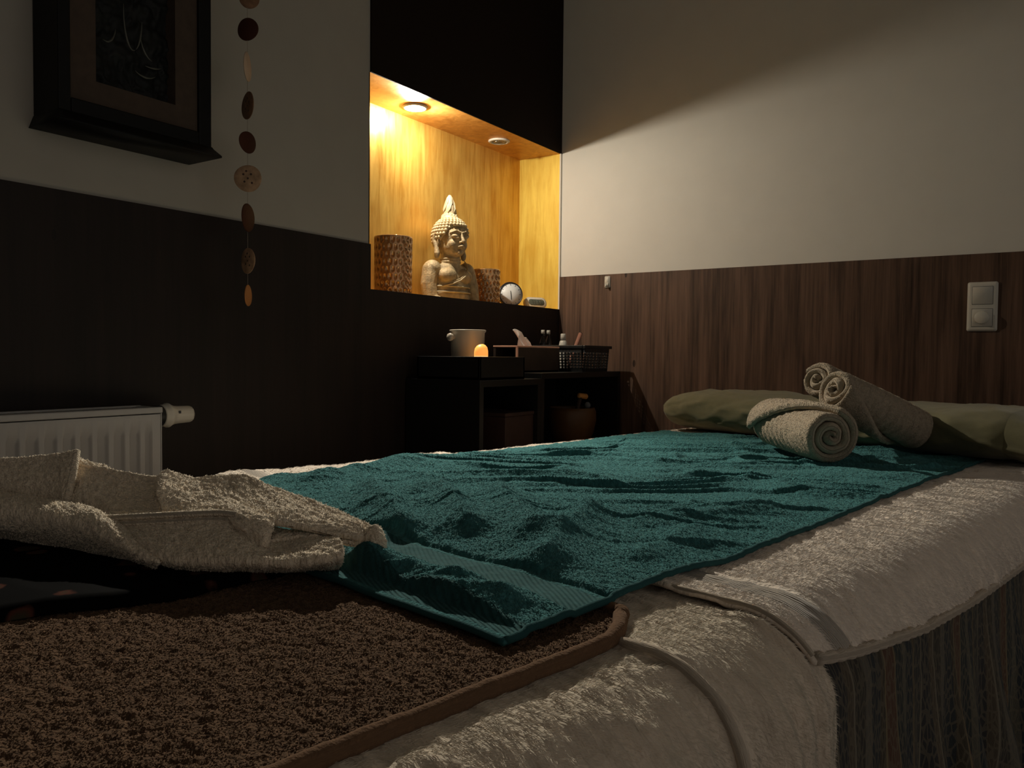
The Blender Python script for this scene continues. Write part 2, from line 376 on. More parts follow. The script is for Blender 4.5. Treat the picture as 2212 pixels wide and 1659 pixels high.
M = dict(
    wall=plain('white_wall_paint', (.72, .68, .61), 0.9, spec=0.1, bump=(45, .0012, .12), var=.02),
    wall_l=plain('shaded_wall_paint', (.37, .335, .285), 0.9, spec=0.1, bump=(45, .0012, .12), var=.02),  # white wall paint darkened to stand in for this wall's shade
    ceil=plain('ceiling_paint', (.7, .67, .6), 0.9, spec=0.1, bump=(45, .001, .1)),
    floor=plain('floor_laminate', (.05, .03, .02), 0.5, bump=(20, .001, .1), var=.2),
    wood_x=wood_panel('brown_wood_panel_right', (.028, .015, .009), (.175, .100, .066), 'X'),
    wood_y=wood_panel('shaded_wood_panel_left', (.010, .006, .0045), (.020, .012, .009), 'Y'),  # same panelling as the right wall, with its shade put into the colour
    lintel=plain('shaded_brown_panel', (.012, .0065, .004), 0.8, spec=0.15, bump=(70, .001, .12)),  # same brown panel, darkened in colour because it is unlit
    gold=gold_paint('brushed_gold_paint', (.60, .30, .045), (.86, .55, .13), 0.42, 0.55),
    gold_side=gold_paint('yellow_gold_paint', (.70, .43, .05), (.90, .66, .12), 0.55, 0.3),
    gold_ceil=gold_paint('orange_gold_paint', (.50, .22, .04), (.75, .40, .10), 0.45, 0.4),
    white_trim=plain('white_trim', (.75, .70, .60), 0.6),
    chrome=plain('chrome', (.75, .73, .70), 0.2, metal=1.0),
    white_metal=plain('white_enamel', (.40, .39, .38), 0.35, spec=0.5),
    white_plastic=plain('white_plastic', (.62, .58, .50), 0.35, spec=0.5, bump=(80, .0003, .1)),
    black_plastic=plain('black_plastic', (.012, .012, .012), 0.42),
    black_wood=plain('black_lacquer', (.006, .0055, .005), 0.40, bump=(90, .0006, .15)),
    frame_black=plain('black_carved_wood', (.0055, .005, .0045), 0.5, spec=.2, bump=(50, .0012, .25)),
    mat_brown=plain('brown_mount_board', (.055, .034, .022), 0.8, bump=(200, .0005, .2), var=.15),
    relief=plain('dark_relief', (.010, .010, .009), 0.6, spec=.25, bump=(60, .001, .2), var=.3),
    relief_line=plain('worn_silver_edge', (.085, .082, .065), 0.4, var=.2),
    lens=plain('lamp_lens', (.9, .9, .9), 0.2, emit=((1.0, .92, .80), 38.0)),
    dull_lens=plain('unlit_lamp_lens', (.30, .27, .22), 0.3),
    stone=plain('antique_gold_stone', (.40, .30, .165), 0.6, metal=0.15, bump=(160, .0024, .6), var=.38),
    stone_hair=plain('pale_gold_stone', (.52, .41, .24), 0.6, metal=0.1, bump=(160, .001, .3), var=.15),
    amber=plain('amber_glass', (.60, .36, .17), 0.07, trans=0.55, ior=1.45, metal=0.35, spec=0.8),
    wax=plain('pale_wax', (.72, .50, .40), 0.5),
    clock_face=plain('clock_face', (.80, .80, .78), 0.4),
    clock_rim=plain('clock_rim', (.02, .02, .025), 0.35),
    ink=plain('clock_ink', (.03, .03, .03), 0.5),
    lcd=plain('grey_lcd', (.12, .13, .10), 0.25),
    lcd_digit=plain('lcd_segments', (.085, .092, .072), 0.4),
    ceramic=plain('cream_ceramic', (.48, .42, .34), 0.35, bump=(50, .0005, .1)),
    glow=plain('candle_glow_glass', (.9, .45, .12), 0.4, emit=((1.0, .36, .07), 0.95)),
    glow_low=plain('candle_glow_base', (.95, .62, .30), 0.4, emit=((1.0, .60, .26), 1.0)),
    box_wood=plain('dark_brown_box', (.050, .030, .020), 0.55, bump=(60, .0008, .15), var=.2),
    box_edge=plain('reddish_box_edge', (.72, .38, .26), 0.5, var=.15),
    tissue=plain('white_tissue', (.85, .80, .74), 0.9, bump=(40, .001, .2)),
    clear=plain('clear_glass', (.95, .95, .95), 0.03, trans=1.0, ior=1.45),
    pink_wood=plain('pinkish_wood', (.36, .17, .12), 0.55, var=.15),
    bowl=plain('bamboo_bowl', (.11, .050, .016), 0.5, bump=(40, .001, .2), var=.25),
    mallet=plain('orange_felt', (.62, .28, .07), 0.8, var=.15),
    grey_felt=plain('grey_felt', (.16, .16, .17), 0.9),
    teal=terry('teal_terry', (.046, .150, .155), 300, .0045, .8, bands=[(0.008, .034, 520, 1400), (.085, .135, 700, 1100)], var=.3, sheen=.35),
    teal_hem=terry('teal_hem', (.026, .085, .090), 600, .001, .5, var=.1, sheen=.2),
    cream=terry('cream_fleece', (.70, .58, .46), 210, .0050, .65, stretch=(.38, 1.0), var=.12, fine=.1, warp=.7, sheen=.4),
    cream_far=terry('cream_bath_towel', (.86, .73, .60), 260, .0050, .75, stretch=(.5, 1.0), var=.12, fine=.2, warp=.5, bands=[(.034, .074, 0, 2100)], sheen=.4),
    cream_hem=terry('cream_hem', (.50, .42, .335), 300, .003, .6, stretch=(.3, 1.6), var=.08, sheen=.3),
    brown=terry('brown_terry', (.112, .066, .039), 330, .0040, .8, var=.25, fine=.5, sheen=.2),
    brown_hem=terry('brown_velour_hem', (.140, .080, .046), 400, .002, .5, var=.12, sheen=.3),
    beige=terry('beige_terry', (.80, .67, .51), 330, .0040, .95, var=.15, fine=.5, sheen=.3),
    roll=terry('cream_roll_terry', (.33, .27, .20), 260, .0032, .8, var=.1, fine=.4, sheen=.35),
    sage=plain('sage_cotton', (.165, .150, .082), 0.85, spec=0.15, bump=(260, .0006, .3), var=.06, sheen=.2),
    spread=stripe_cloth('striped_paisley_bedspread'),
    floral=floral_cloth('dark_floral_sarong'),
    vinyl=plain('dark_vinyl', (.02, .015, .012), 0.5),
    shell_light=plain('speckled_tan_shell', (.34, .21, .125), 0.6, spec=.12, bump=(250, .0006, .3), var=.35),
    shell_mid=plain('brown_coconut_disc', (.19, .10, .055), 0.6, spec=.12, bump=(250, .0006, .3), var=.3),
    shell_dark=plain('dark_red_coconut_disc', (.055, .018, .009), 0.6, spec=.12, var=.2),
    shell_orange=plain('orange_shell_disc', (.42, .17, .055), 0.6, spec=.12, var=.2),
    shell_pale=plain('pale_shell_disc', (.45, .33, .24), 0.6, spec=.12, var=.2),
    thread=plain('thin_thread', (.25, .2, .15), 0.8),
    dark_spot=plain('dark_disc_spots', (.045, .02, .012), 0.6),
)

# ------------------------------------------------------------ room
NT, NB, NL, ND, WZ, CEIL = 1.755, 1.1165, -1.110, 0.200, 1.250, 2.62
Y0, X1 = -4.6, 4.2
struct('floor', bx((-0.3, Y0, -0.1), (X1, 0.15, 0)), M['floor'])
struct('ceiling', bx((-0.3, Y0, CEIL), (X1, 0.15, CEIL+0.1)), M['ceil'])
# left wall: blocks around the niche opening
bm = bmesh.new()
bx((-0.30, Y0, 0), (0, NL, CEIL), bm=bm)
bx((-0.30, NL, 0), (0, 0.0, NB-0.004), bm=bm)
bx((-0.30, NL, NT+0.004), (0, 0.0, CEIL), bm=bm)
bx((-0.30, NL, NB-0.004), (-ND-0.004, 0.0, NT+0.004), bm=bm)
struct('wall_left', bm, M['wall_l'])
bm = bmesh.new(); bx((-0.30, 0.0, 0), (X1, 0.15, CEIL), bm=bm)
struct('wall_right', bm, M['wall'])
# wood wainscot panels
bm = bmesh.new()
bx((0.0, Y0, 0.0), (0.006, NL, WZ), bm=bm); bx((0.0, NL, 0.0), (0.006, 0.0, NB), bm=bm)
struct('trim_1', bm, M['wood_y'])['label'] = 'brown wood panelling along the lower left wall, coloured darker for shade'
struct('trim_2', bx((0.006, -0.007, 0.0), (X1, 0.0, WZ)), M['wood_x'])['label'] = 'brown wood grain panelling along the lower right wall'
struct('trim_3', bx((0.0, NL, NT), (0.005, 0.0, CEIL)), M['lintel'])['label'] = 'brown wall panel above the niche, coloured dark for shade'
# niche lining
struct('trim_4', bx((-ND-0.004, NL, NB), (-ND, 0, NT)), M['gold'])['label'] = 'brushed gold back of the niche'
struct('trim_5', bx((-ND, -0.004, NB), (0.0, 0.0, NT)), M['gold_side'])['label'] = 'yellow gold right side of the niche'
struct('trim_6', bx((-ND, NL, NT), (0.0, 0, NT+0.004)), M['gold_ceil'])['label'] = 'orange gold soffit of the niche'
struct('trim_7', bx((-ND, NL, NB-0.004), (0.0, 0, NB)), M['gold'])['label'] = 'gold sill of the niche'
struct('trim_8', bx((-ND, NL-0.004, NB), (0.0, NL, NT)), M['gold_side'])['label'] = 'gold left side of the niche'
struct('trim_9', bx((0.0, -0.009, NB), (0.006, -0.001, NT)), M['white_trim'])['label'] = 'thin pale edge strip at the right of the niche'

# ------------------------------------------------------------ downlights
def downlight(y, lit):
    c = (LAMP[0], y, NT)
    t = thing('recessed_downlight', 'lit white recessed downlight in the gold niche soffit' if lit else 'unlit white recessed downlight at the right end of the niche soffit', 'light', c, 'niche downlights')
    V, F = lathe([(.030, 0), (.041, 0), (.042, -.003), (.038, -.0065), (.031, -.007), (.0295, -.004), (.030, 0)], c, 36, cap=False)
    obj('ring', (V, F), M['white_plastic'], t)
    if lit:
        obj('lens', lathe([(.0005, -.0055), (.02, -.0055), (.0285, -.004), (.0285, -.0005), (.0005, -.0005)], c, 28), M['lens'], t)
    else:
        obj('lens', lathe([(.0005, -.003), (.012, -.003), (.014, -.006), (.022, -.006), (.0285, -.003), (.0285, -.0005), (.0005, -.0005)], c, 28), M['dull_lens'], t)
        obj('clip', join(tube([(c[0]-.01, c[1]-.022, c[2]-.006), (c[0], c[1]-.026, c[2]-.010), (c[0]+.012, c[1]-.022, c[2]-.006)], .0016, 6)), M['chrome'], t)
downlight(-0.794, True); downlight(-0.302, False)

# ------------------------------------------------------------ niche ornaments
def amber_glass(name_label, cy, R, h, rows, cols):
    c = (-0.105, cy, NB)
    t = thing('candle_glass', name_label, 'candle holder', c, 'amber candle glasses in the niche')
    n = cols*6; m = rows*6; V = []; F = []
    for i in range(m+1):
        z = h*i/m
        for k in range(n):
            a = 2*PI*k/n
            q = i/6.0; j = k/6.0
            row = math.floor(q); fx = (j+0.5*(row % 2)) % 1.0-0.5; fz = (q % 1.0)-0.5
            d = math.exp(-((fx/.30)**2+((fz+.12)/.36)**2)*1.6)
            r = R*(1-0.03*(1-i/m))-0.0060*d
            if i in (0, m): r = R*(0.97 if i == 0 else 0.985)
            V.append((c[0]+r*math.cos(a), c[1]+r*math.sin(a), c[2]+z))
    for i in range(m):
        for k in range(n):
            F.append((i*n+k, i*n+(k+1) % n, (i+1)*n+(k+1) % n, (i+1)*n+k))
    inner, Fi = lathe([(0.0005, .010), (R*.86, .010), (R*.90, .02), (R*.92, h)], c, n, cap=False)
    o = len(V); V = V+[tuple(p) for p in inner]
    F += [tuple(i+o for i in reversed(f)) for f in Fi]
    F += [tuple(range(n-1, -1, -1))]
    b = m*n; e = o+3*n
    F += [(b+k, b+(k+1) % n, e+(k+1) % n, e+k) for k in range(n)]
    obj('glass_cup', (np.array(V), F), M['amber'], t)
    return c
amber_glass('tall amber mosaic candle glass standing at the left end of the niche', -0.892, .0630, .190, 8, 22)
amber_glass('short amber mosaic candle glass beside the statue', -0.369, .0530, .134, 6, 20)
for cy, lab in ((-0.892, 'pinkish tealight inside the tall amber glass'), (-0.369, 'pinkish tealight inside the short amber glass')):
    c = (-0.105, cy, NB+0.0102)
    t = thing('tealight', lab, 'candle', c, 'tealights in the amber glasses')
    obj('cup', lathe([(.0005, 0), (.019, 0), (.0195, .016), (.0185, .016), (.0183, .002), (.0005, .002)], c, 24), M['chrome'], t)
    obj('wax', lathe([(.0005, .002), (.0182, .002), (.018, .013), (.0005, .0125)], c, 24), M['wax'], t)

def buddha():
    c = (-0.108, -0.585, NB)
    t = thing('buddha_statue', 'antique gold bust of a meditating figure in the niche', 'statue', c)
    t.rotation_euler = (0, 0, 0)
    Rz = rotm('Z', math.radians(-14)); C0 = np.array(c)
    def place(V): return np.asarray(V)@Rz.T+C0
    ms = []
    def E(ce, r, R=None, n=20, m=14): ms.append(ell(ce, r, n, m, R))
    def T(p, r, n=12): ms.append(tube(p, r, n)); ms.append(ell(p[0], [r if np.isscalar(r) else r[0]]*3, 12, 8)); ms.append(ell(p[-1], [r if np.isscalar(r) else r[-1]]*3, 12, 8))
    E((-.008, 0, .055), (.052, .078, .085)); E((-.006, 0, .01), (.056, .082, .055)); E((-.008, 0, .105), (.045, .080, .036))
    for s in (-1, 1):
        E((-.010, s*.076, .112), (.034, .032, .032)); T([(-.010, s*.082, .108), (-.004, s*.095, .055), (.006, s*.094, .0)], [.031, .029, .028])
        E((.026, s*.034, .088), (.026, .038, .028))
        T([(.006, s*.094, .0), (.035, s*.075, -.015)], .026)
    T([(-.006, 0, .105), (-.002, 0, .165)], [.040, .034], 16)
    for z in (.140, .150): ms.append(tube([(-.004+.0365*math.cos(a), .0365*math.sin(a), z) for a in np.linspace(0, 2*PI, 25)[:-1]], .003, 6, closed=True))
    # head
    E((-.004, 0, .228), (.064, .054, .070)); E((.014, 0, .196), (.046, .046, .040)); E((.020, 0, .180), (.036, .034, .026)); E((.046, 0, .170), (.014, .016, .012))
    for s in (-1, 1):
        E((.036, s*.022, .200), (.020, .018, .022))                     # cheek
        T([(.0605, s*.006, .240), (.058, s*.022, .246), (.044, s*.038, .238)], [.0032, .0036, .0022])   # brow
        E((.0505, s*.0215, .2265), (.0105, .0140, .0080))                 # lidded eye
        T([(.0600, s*.009, .2225), (.0605, s*.0215, .2195), (.0520, s*.034, .2235)], .0016, 8)
        E((.0640, s*.0072, .2050), (.0065, .0052, .0045))
        # long ears
        T([(.000, s*.056, .240), (-.014, s*.062, .236), (-.018, s*.062, .215), (-.008, s*.060, .190), (-.003, s*.060, .168)], [.006, .007, .007, .008, .0105])
        E((-.004, s*.060, .166), (.012, .009, .016)); E((-.004, s*.056, .213), (.010, .005, .020))
    T([(.058, 0, .240), (.065, 0, .222), (.0725, 0, .208)], [.0046, .0052, .0070])
    T([(.060, -.0125, .1895), (.0680, -.004, .1925), (.0690, 0, .1915), (.0680, .004, .1925), (.060, .0125, .1895)], [.0022, .0042, .0045, .0042, .0022], 8)
    T([(.060, -.011, .1865), (.0670, 0, .1835), (.060, .011, .1865)], [.002, .0050, .002], 8)
    V, F = join(*ms)
    body = obj('body', (place(V), F), M['stone'], t)
    md = body.modifiers.new('remesh', 'REMESH'); md.mode = 'VOXEL'; md.voxel_size = 0.0016; md.use_smooth_shade = True
    sm = body.modifiers.new('smooth', 'SMOOTH'); sm.factor = 0.5; sm.iterations = 3
    # robe with band
    rm = []
    P = [(.004, .058, .141), (.026, .053, .126), (.045, .042, .106), (.0545, .024, .088), (.0555, .002, .072), (.050, -.026, .060), (.036, -.052, .052), (.014, -.070, .048)]
    rm.append(tube(P, .0028, 8)); rm.append(tube([(p[0]-.004, p[1]+.004, p[2]+.008) for p in P], .0018, 8))
    for z, rx, ry in ((.050, .0535, .0800), (.030, .0560, .0830)):
        rm.append(tube([(-.007+rx*1.02*math.cos(a), ry*1.0*math.sin(a), z) for a in np.linspace(-1.35, 1.35, 31)], .0030, 8))
    V, F = join(*rm)
    obj('robe_edge', (place(V), F), M['stone_hair'], t)
    # curls
    def phimax(q):                                                  # hairline: lower at the temples and the nape
        q = abs((q+PI) % (2*PI)-PI)
        return math.radians(float(np.interp(math.degrees(q), [0, 28, 50, 66, 80, 95, 115, 180], [60, 62, 72, 97, 112, 96, 122, 140])))
    hc = np.array((-.006, 0, .234)); hr = np.array((.0715, .0605, .066))
    cm = []; step = math.radians(10.2); rr_ = .0066
    i = 0; ph = math.radians(17)
    while ph < math.radians(142):
        n_ = max(7, int(round(2*PI*.066*math.sin(ph)/.0128)))
        for k in range(n_):
            q = 2*PI*(k+.5*(i % 2))/n_
            if ph > phimax(q)-math.radians(2): continue
            p = hc+hr*np.array((math.sin(ph)*math.cos(q), math.sin(ph)*math.sin(q), math.cos(ph)))
            cm.append(ell(p, (rr_, rr_, rr_), 9, 7))
        ph += step; i += 1
    V, F = join(*cm); obj('hair_curls', (place(V), F), M['stone_hair'], t)
    V = []; F = []; na_, nb_ = 64, 16
    for j in range(nb_+1):
        for k in range(na_):
            q = 2*PI*k/na_; pm = phimax(q)*max(j, .02)/nb_
            V.append(hc+(hr-.0022)*np.array((math.sin(pm)*math.cos(q), math.sin(pm)*math.sin(q), math.cos(pm))))
    for k in range(na_):
        q = 2*PI*k/na_; pm = phimax(q); V.append(hc+(hr-.016)*np.array((math.sin(pm)*math.cos(q), math.sin(pm)*math.sin(q), math.cos(pm))))
    F = [(j*na_+k, (j+1)*na_+k, (j+1)*na_+(k+1) % na_, j*na_+(k+1) % na_) for j in range(nb_+1) for k in range(na_)]+[tuple(range(na_))]
    obj('hair_cap', (place(np.array(V)), F), M['stone_hair'], t)
    kn, Fk = lathe([(.0005, .383), (.005, .381), (.0105, .372), (.0165, .352), (.0215, .332), (.0235, .318), (.0225, .308), (.030, .305), (.033, .292), (.030, .285)], (-.010, 0, 0), 28,
                   f=lambda a, h: 1+.06*math.cos(7*a+h*60)*(1 if h > .31 else 0))
    fl = [tube([(-.010+rr*math.cos(a0+tt*.7), rr*math.sin(a0+tt*.7), h) for tt, rr, h in ((0, .0245, .316), (.5, .0235, .330), (1.0, .018, .350), (1.3, .009, .374))], [.0016, .0018, .0016, .001], 6) for a0 in np.linspace(0, 2*PI, 8)[:-1]]
    V, F = join((kn, Fk), *fl); obj('flame_topknot', (place(V), F), M['stone_hair'], t)
    bd = [ell((-.010+.0245*math.cos(a), .0245*math.sin(a), .306), (.0058,)*3, 8, 6) for a in np.linspace(0, 2*PI, 15)[:-1]]
    V, F = join(*bd); obj('bead_ring', (place(V), F), M['stone_hair'], t)
buddha()

def orient(V, c, yaw, pitch):
    """local frame: face normal +x, width y, height z."""
    R = rotm('Z', yaw)@rotm('Y', pitch)
    return np.asarray(V)@R.T+np.array(c)
def dial_clock():
    c = np.array((-0.105, -0.205, NB)); yaw = math.radians(-38); R = .0500; cc = (c[0], c[1], NB+R+.0015)
    t = thing('round_clock', 'round clock with black rim and white dial leaning in the niche', 'clock', tuple(c))
    p = math.radians(-8)
    obj('case', (lambda m: (orient(m[0], cc, yaw, p), m[1]))(lathe([(.0005, -.016), (R*.9, -.016), (R, -.010), (R, .006), (R*.97, .009), (R*.92, .0085), (R*.91, .0035), (.0005, .003)], n=48, axis='x')), M['clock_rim'], t)
    d = obj('dial', (lambda m: (orient(m[0], cc, yaw, p), m[1]))(lathe([(.0005, .0035), (R*.905, .0035), (R*.905, .0048), (.0005, .0048)], n=48, axis='x')), M['clock_face'], t)
    ms = []
    for k in range(12):
        a = 2*PI*k/12; r0, r1 = (R*.72, R*.84)
        ms.append(tube([(.0052, r0*math.sin(a), r0*math.cos(a)), (.0052, r1*math.sin(a), r1*math.cos(a))], .0009, 6))
    V, F = join(*ms); obj('hour_marks', (orient(V, cc, yaw, p), F), M['ink'], t)
    for a, L in ((math.radians(176), .022), (math.radians(-6), .014)):
        V, F = tube([(.0062, -.004*math.sin(a), -.004*math.cos(a)), (.0062, L*math.sin(a), L*math.cos(a))], [.0016, .0011], 6)
        obj('hand', (orient(V, cc, yaw, p), F), M['ink'], t)
dial_clock()
def oval_clock():
    c = (-0.060, -0.088, NB); yaw = math.radians(-28); p = math.radians(-16); cc = (c[0], c[1], NB+.0235)
    t = thing('digital_clock', 'small oval white digital clock with grey screen beside the round clock', 'clock', c)
    def slab(w, h, r, x0, x1, n=8):
        P = rounded_poly(w, h, r, n); k = len(P)
        V = [(x0, a, b) for a, b in P]+[(x1, a, b) for a, b in P]
        V += [(x1+.002, a*.93, b*.93) for a, b in P]
        F = [tuple(range(k-1, -1, -1)), tuple(range(2*k, 3*k))]
        for j in (0, 1): F += [(j*k+i, j*k+(i+1) % k, (j+1)*k+(i+1) % k, (j+1)*k+i) for i in range(k)]
        return np.array(V), F
    V, F = slab(.100, .046, .0215, -.014, .004); obj('case', (orient(V, cc, yaw, p), F), M['white_plastic'], t)
    V, F = slab(.090, .038, .0180, .0055, .0065); obj('bezel', (orient(V, cc, yaw, p), F), M['white_trim'], t)
    V, F = slab(.074, .026, .0125, .0075, .0085); s = obj('screen', (orient(V, cc, yaw, p), F), M['lcd'], t)
    seg = []
    for j, y in enumerate((-.020, -.009, .006, .017)):
        for (a, b) in (((y-.003, .007), (y+.003, .007)), ((y-.003, 0), (y+.003, 0)), ((y+.003, .007), (y+.003, 0)), ((y+.003, 0), (y+.003, -.007))):
            seg.append(tube([(.0108, a[0], a[1]), (.0108, b[0], b[1])], .0006, 5))
    V, F = join(*seg); obj('digits', (orient(V, cc, yaw, p), F), M['lcd_digit'], t)
oval_clock()

# ------------------------------------------------------------ wall picture
def picture():
    y0, y1, zb, zt, xf = -2.049, -1.715, 1.380, 2.10, 0.100
    t = thing('wall_picture', 'deep black framed carved relief hanging on the left wall above the radiator', 'picture', (0.0, (y0+y1)/2, zb))
    w, wr_, wb = .024, .032, .034; bm = bmesh.new()
    bx((.0005, y0, zb), (xf, y0+w, zt), .003, bm=bm); bx((.0005, y1-wr_, zb), (xf, y1, zt), .003, bm=bm)
    bx((.0005, y0+w, zb), (xf, y1-wr_, zb+wb), .003, bm=bm); bx((.0005, y0+w, zt-.05), (xf, y1-wr_, zt), .003, bm=bm)
    obj('frame', bm, M['frame_black'], t, smooth=False)
    # flared bottom moulding
    prof = [(.0005, zb+.006), (xf+.001, zb+.006), (xf+.004, zb+.001), (xf+.018, zb-.011), (xf+.024, zb-.015), (xf+.024, zb-.019), (.0005, zb-.019)]
    V = []; F = []
    for (yy, g) in ((y0, -1), (y1, 1)):
        for (x, z) in prof: V.append((x, yy+g*min(.009, max(0, zb+.006-z)*.5), z))
    k = len(prof)
    F = [tuple(range(k-1, -1, -1)), tuple(range(k, 2*k))]+[(i, (i+1) % k, k+(i+1) % k, k+i) for i in range(k)]
    obj('bottom_moulding', (np.array(V), F), M['frame_black'], t, smooth=False)
    iy0, iy1, iz0, iz1 = -1.973, -1.800, 1.459, zt-.12
    mount = bmesh.new(); xm = .093
    bx((.0006, y0+w, zb+wb), (xm, iy0, zt-.05), bm=mount); bx((.0006, iy1, zb+wb), (xm, y1-wr_, zt-.05), bm=mount)
    bx((.0006, iy0, zb+wb), (xm, iy1, iz0), bm=mount); bx((.0006, iy0, iz1), (xm, iy1, zt-.05), bm=mount)
    obj('mount', mount, M['mat_brown'], t, smooth=False)
    # recessed relief panel
    ny, nz = 60, 90; V = []; F = []
    ys = np.linspace(iy0, iy1, ny); zs = np.linspace(iz0, iz1, nz); Y, Z = np.meshgrid(ys, zs)
    H = .062+.010*fbm(Y*28, Z*22, 3)+.006*np.sin(Y*90+3*fbm(Y*20, Z*20)*4)*np.cos(Z*70)
    V = np.stack([H, Y, Z], -1).reshape(-1, 3)
    F = [(j*ny+i, j*ny+i+1, (j+1)*ny+i+1, (j+1)*ny+i) for j in range(nz-1) for i in range(ny-1)]
    obj('relief_panel', (V, F), M['relief'], t)
    ed = []
    def arc(cy, cz, ry, rz, a0, a1, r=.0022): ed.append(tube([(.075, cy+ry*math.cos(a), cz+rz*math.sin(a)) for a in np.linspace(math.radians(a0), math.radians(a1), 12)], np.concatenate([np.linspace(.0006, r, 6), np.linspace(r, .0006, 6)]), 6))
    arc(-1.885, 1.628, .020, .076, 170, 285); arc(-1.885, 1.628, .020, .076, 290, 352); arc(-1.942, 1.59, .020, .038, 250, 350); arc(-1.838, 1.590, .03, .048, 190, 260)
    arc(-1.858, 1.532, .032, .028, 225, 315); arc(-1.848, 1.540, .03, .012, 250, 330); arc(-1.915, 1.71, .03, .05, 200, 330); arc(-1.87, 1.77, .04, .05, 20, 160)
    for e_ in ed: obj('relief_ridge', e_, M['relief_line'], t)
    obj('hook', join(ell((xf-.03, y1+.003, 1.601), (.006, .004, .007)), tube([(xf-.03, y1, 1.612), (xf-.03, y1+.004, 1.606), (xf-.03, y1+.003, 1.596)], .002, 6)), M['chrome'], t)
picture()

# ------------------------------------------------------------ hanging disc garland
def garland():
    gx, gy = .120, -1.634
    t = thing('hanging_garland', 'hanging string of round shell discs beside the framed relief', 'garland', (gx, gy, CEIL))
    zpx = lambda p: 1.739-p/660*.7055
    cam_dir = math.atan2(CAM_LOC[1]-gy, CAM_LOC[0]-gx)
    D = [(-86, 40, 44, 'shell_mid', 0, 0), (-5, 42, 34, 'shell_mid', 6, 0), (62, 42, 48, 'shell_dark', 2, 0), (143, 15, 60, 'shell_pale', 0, 6), (226, 24, 58, 'shell_mid', 1, -4), (305, 34, 46, 'shell_dark', 0, -3), (383, 56, 57, 'shell_light', 1, 12),
         (468, 26, 60, 'shell_dark', 1, 0), (562, 28, 55, 'shell_light', 1, 6), (638, 14, 46, 'shell_orange', 1, 3)]
    zs = []
    for i, (p, w, h, mt, dx, tilt) in enumerate(D):
        R = max(w, h)/2/916.0; z = zpx(p); zs.append((z, R))
        an = cam_dir+math.acos(min(.999, w/max(w, h)))*(1 if i % 2 else -1)
        m = lathe([(.0004, -.0014), (R*.96, -.0012), (R, -.0004), (R, .0006), (R*.96, .0013), (.0004, .0017)], n=32, axis='x', f=lambda a, hh: 1+.02*math.sin(3*a+i))
        Rm = rotm('Z', an)@rotm('X', math.radians(tilt))
        cc = np.array((gx, gy+dx*.0008, z))
        d = obj('disc', (m[0]@Rm.T+cc, m[1]), M[mt], t)
        if i in (4, 6, 8):
            sp = [ell((s*.0015, a, b), (.0006, .0026, .0026), 10, 6) for s in (-1, 1) for a, b in ((0, 0), (.009, .008), (-.008, .011), (-.009, -.006), (.007, -.012), (.000, .017))]
            V, F = join(*sp); obj('spots', (V@Rm.T+cc, F), M['dark_spot'], d)
    pts = [(gx, gy, CEIL)]; obj('string', tube([(gx, gy, CEIL-.001), (gx, gy, zs[0][0]+zs[0][1])], .0006, 5), M['thread'], t)
    for (a, ra), (b, rb) in zip(zs[:-1], zs[1:]):
        obj('string', tube([(gx, gy, a-ra+.001), (gx, gy, b+rb-.001)], .0005, 5), M['thread'], t)
garland()

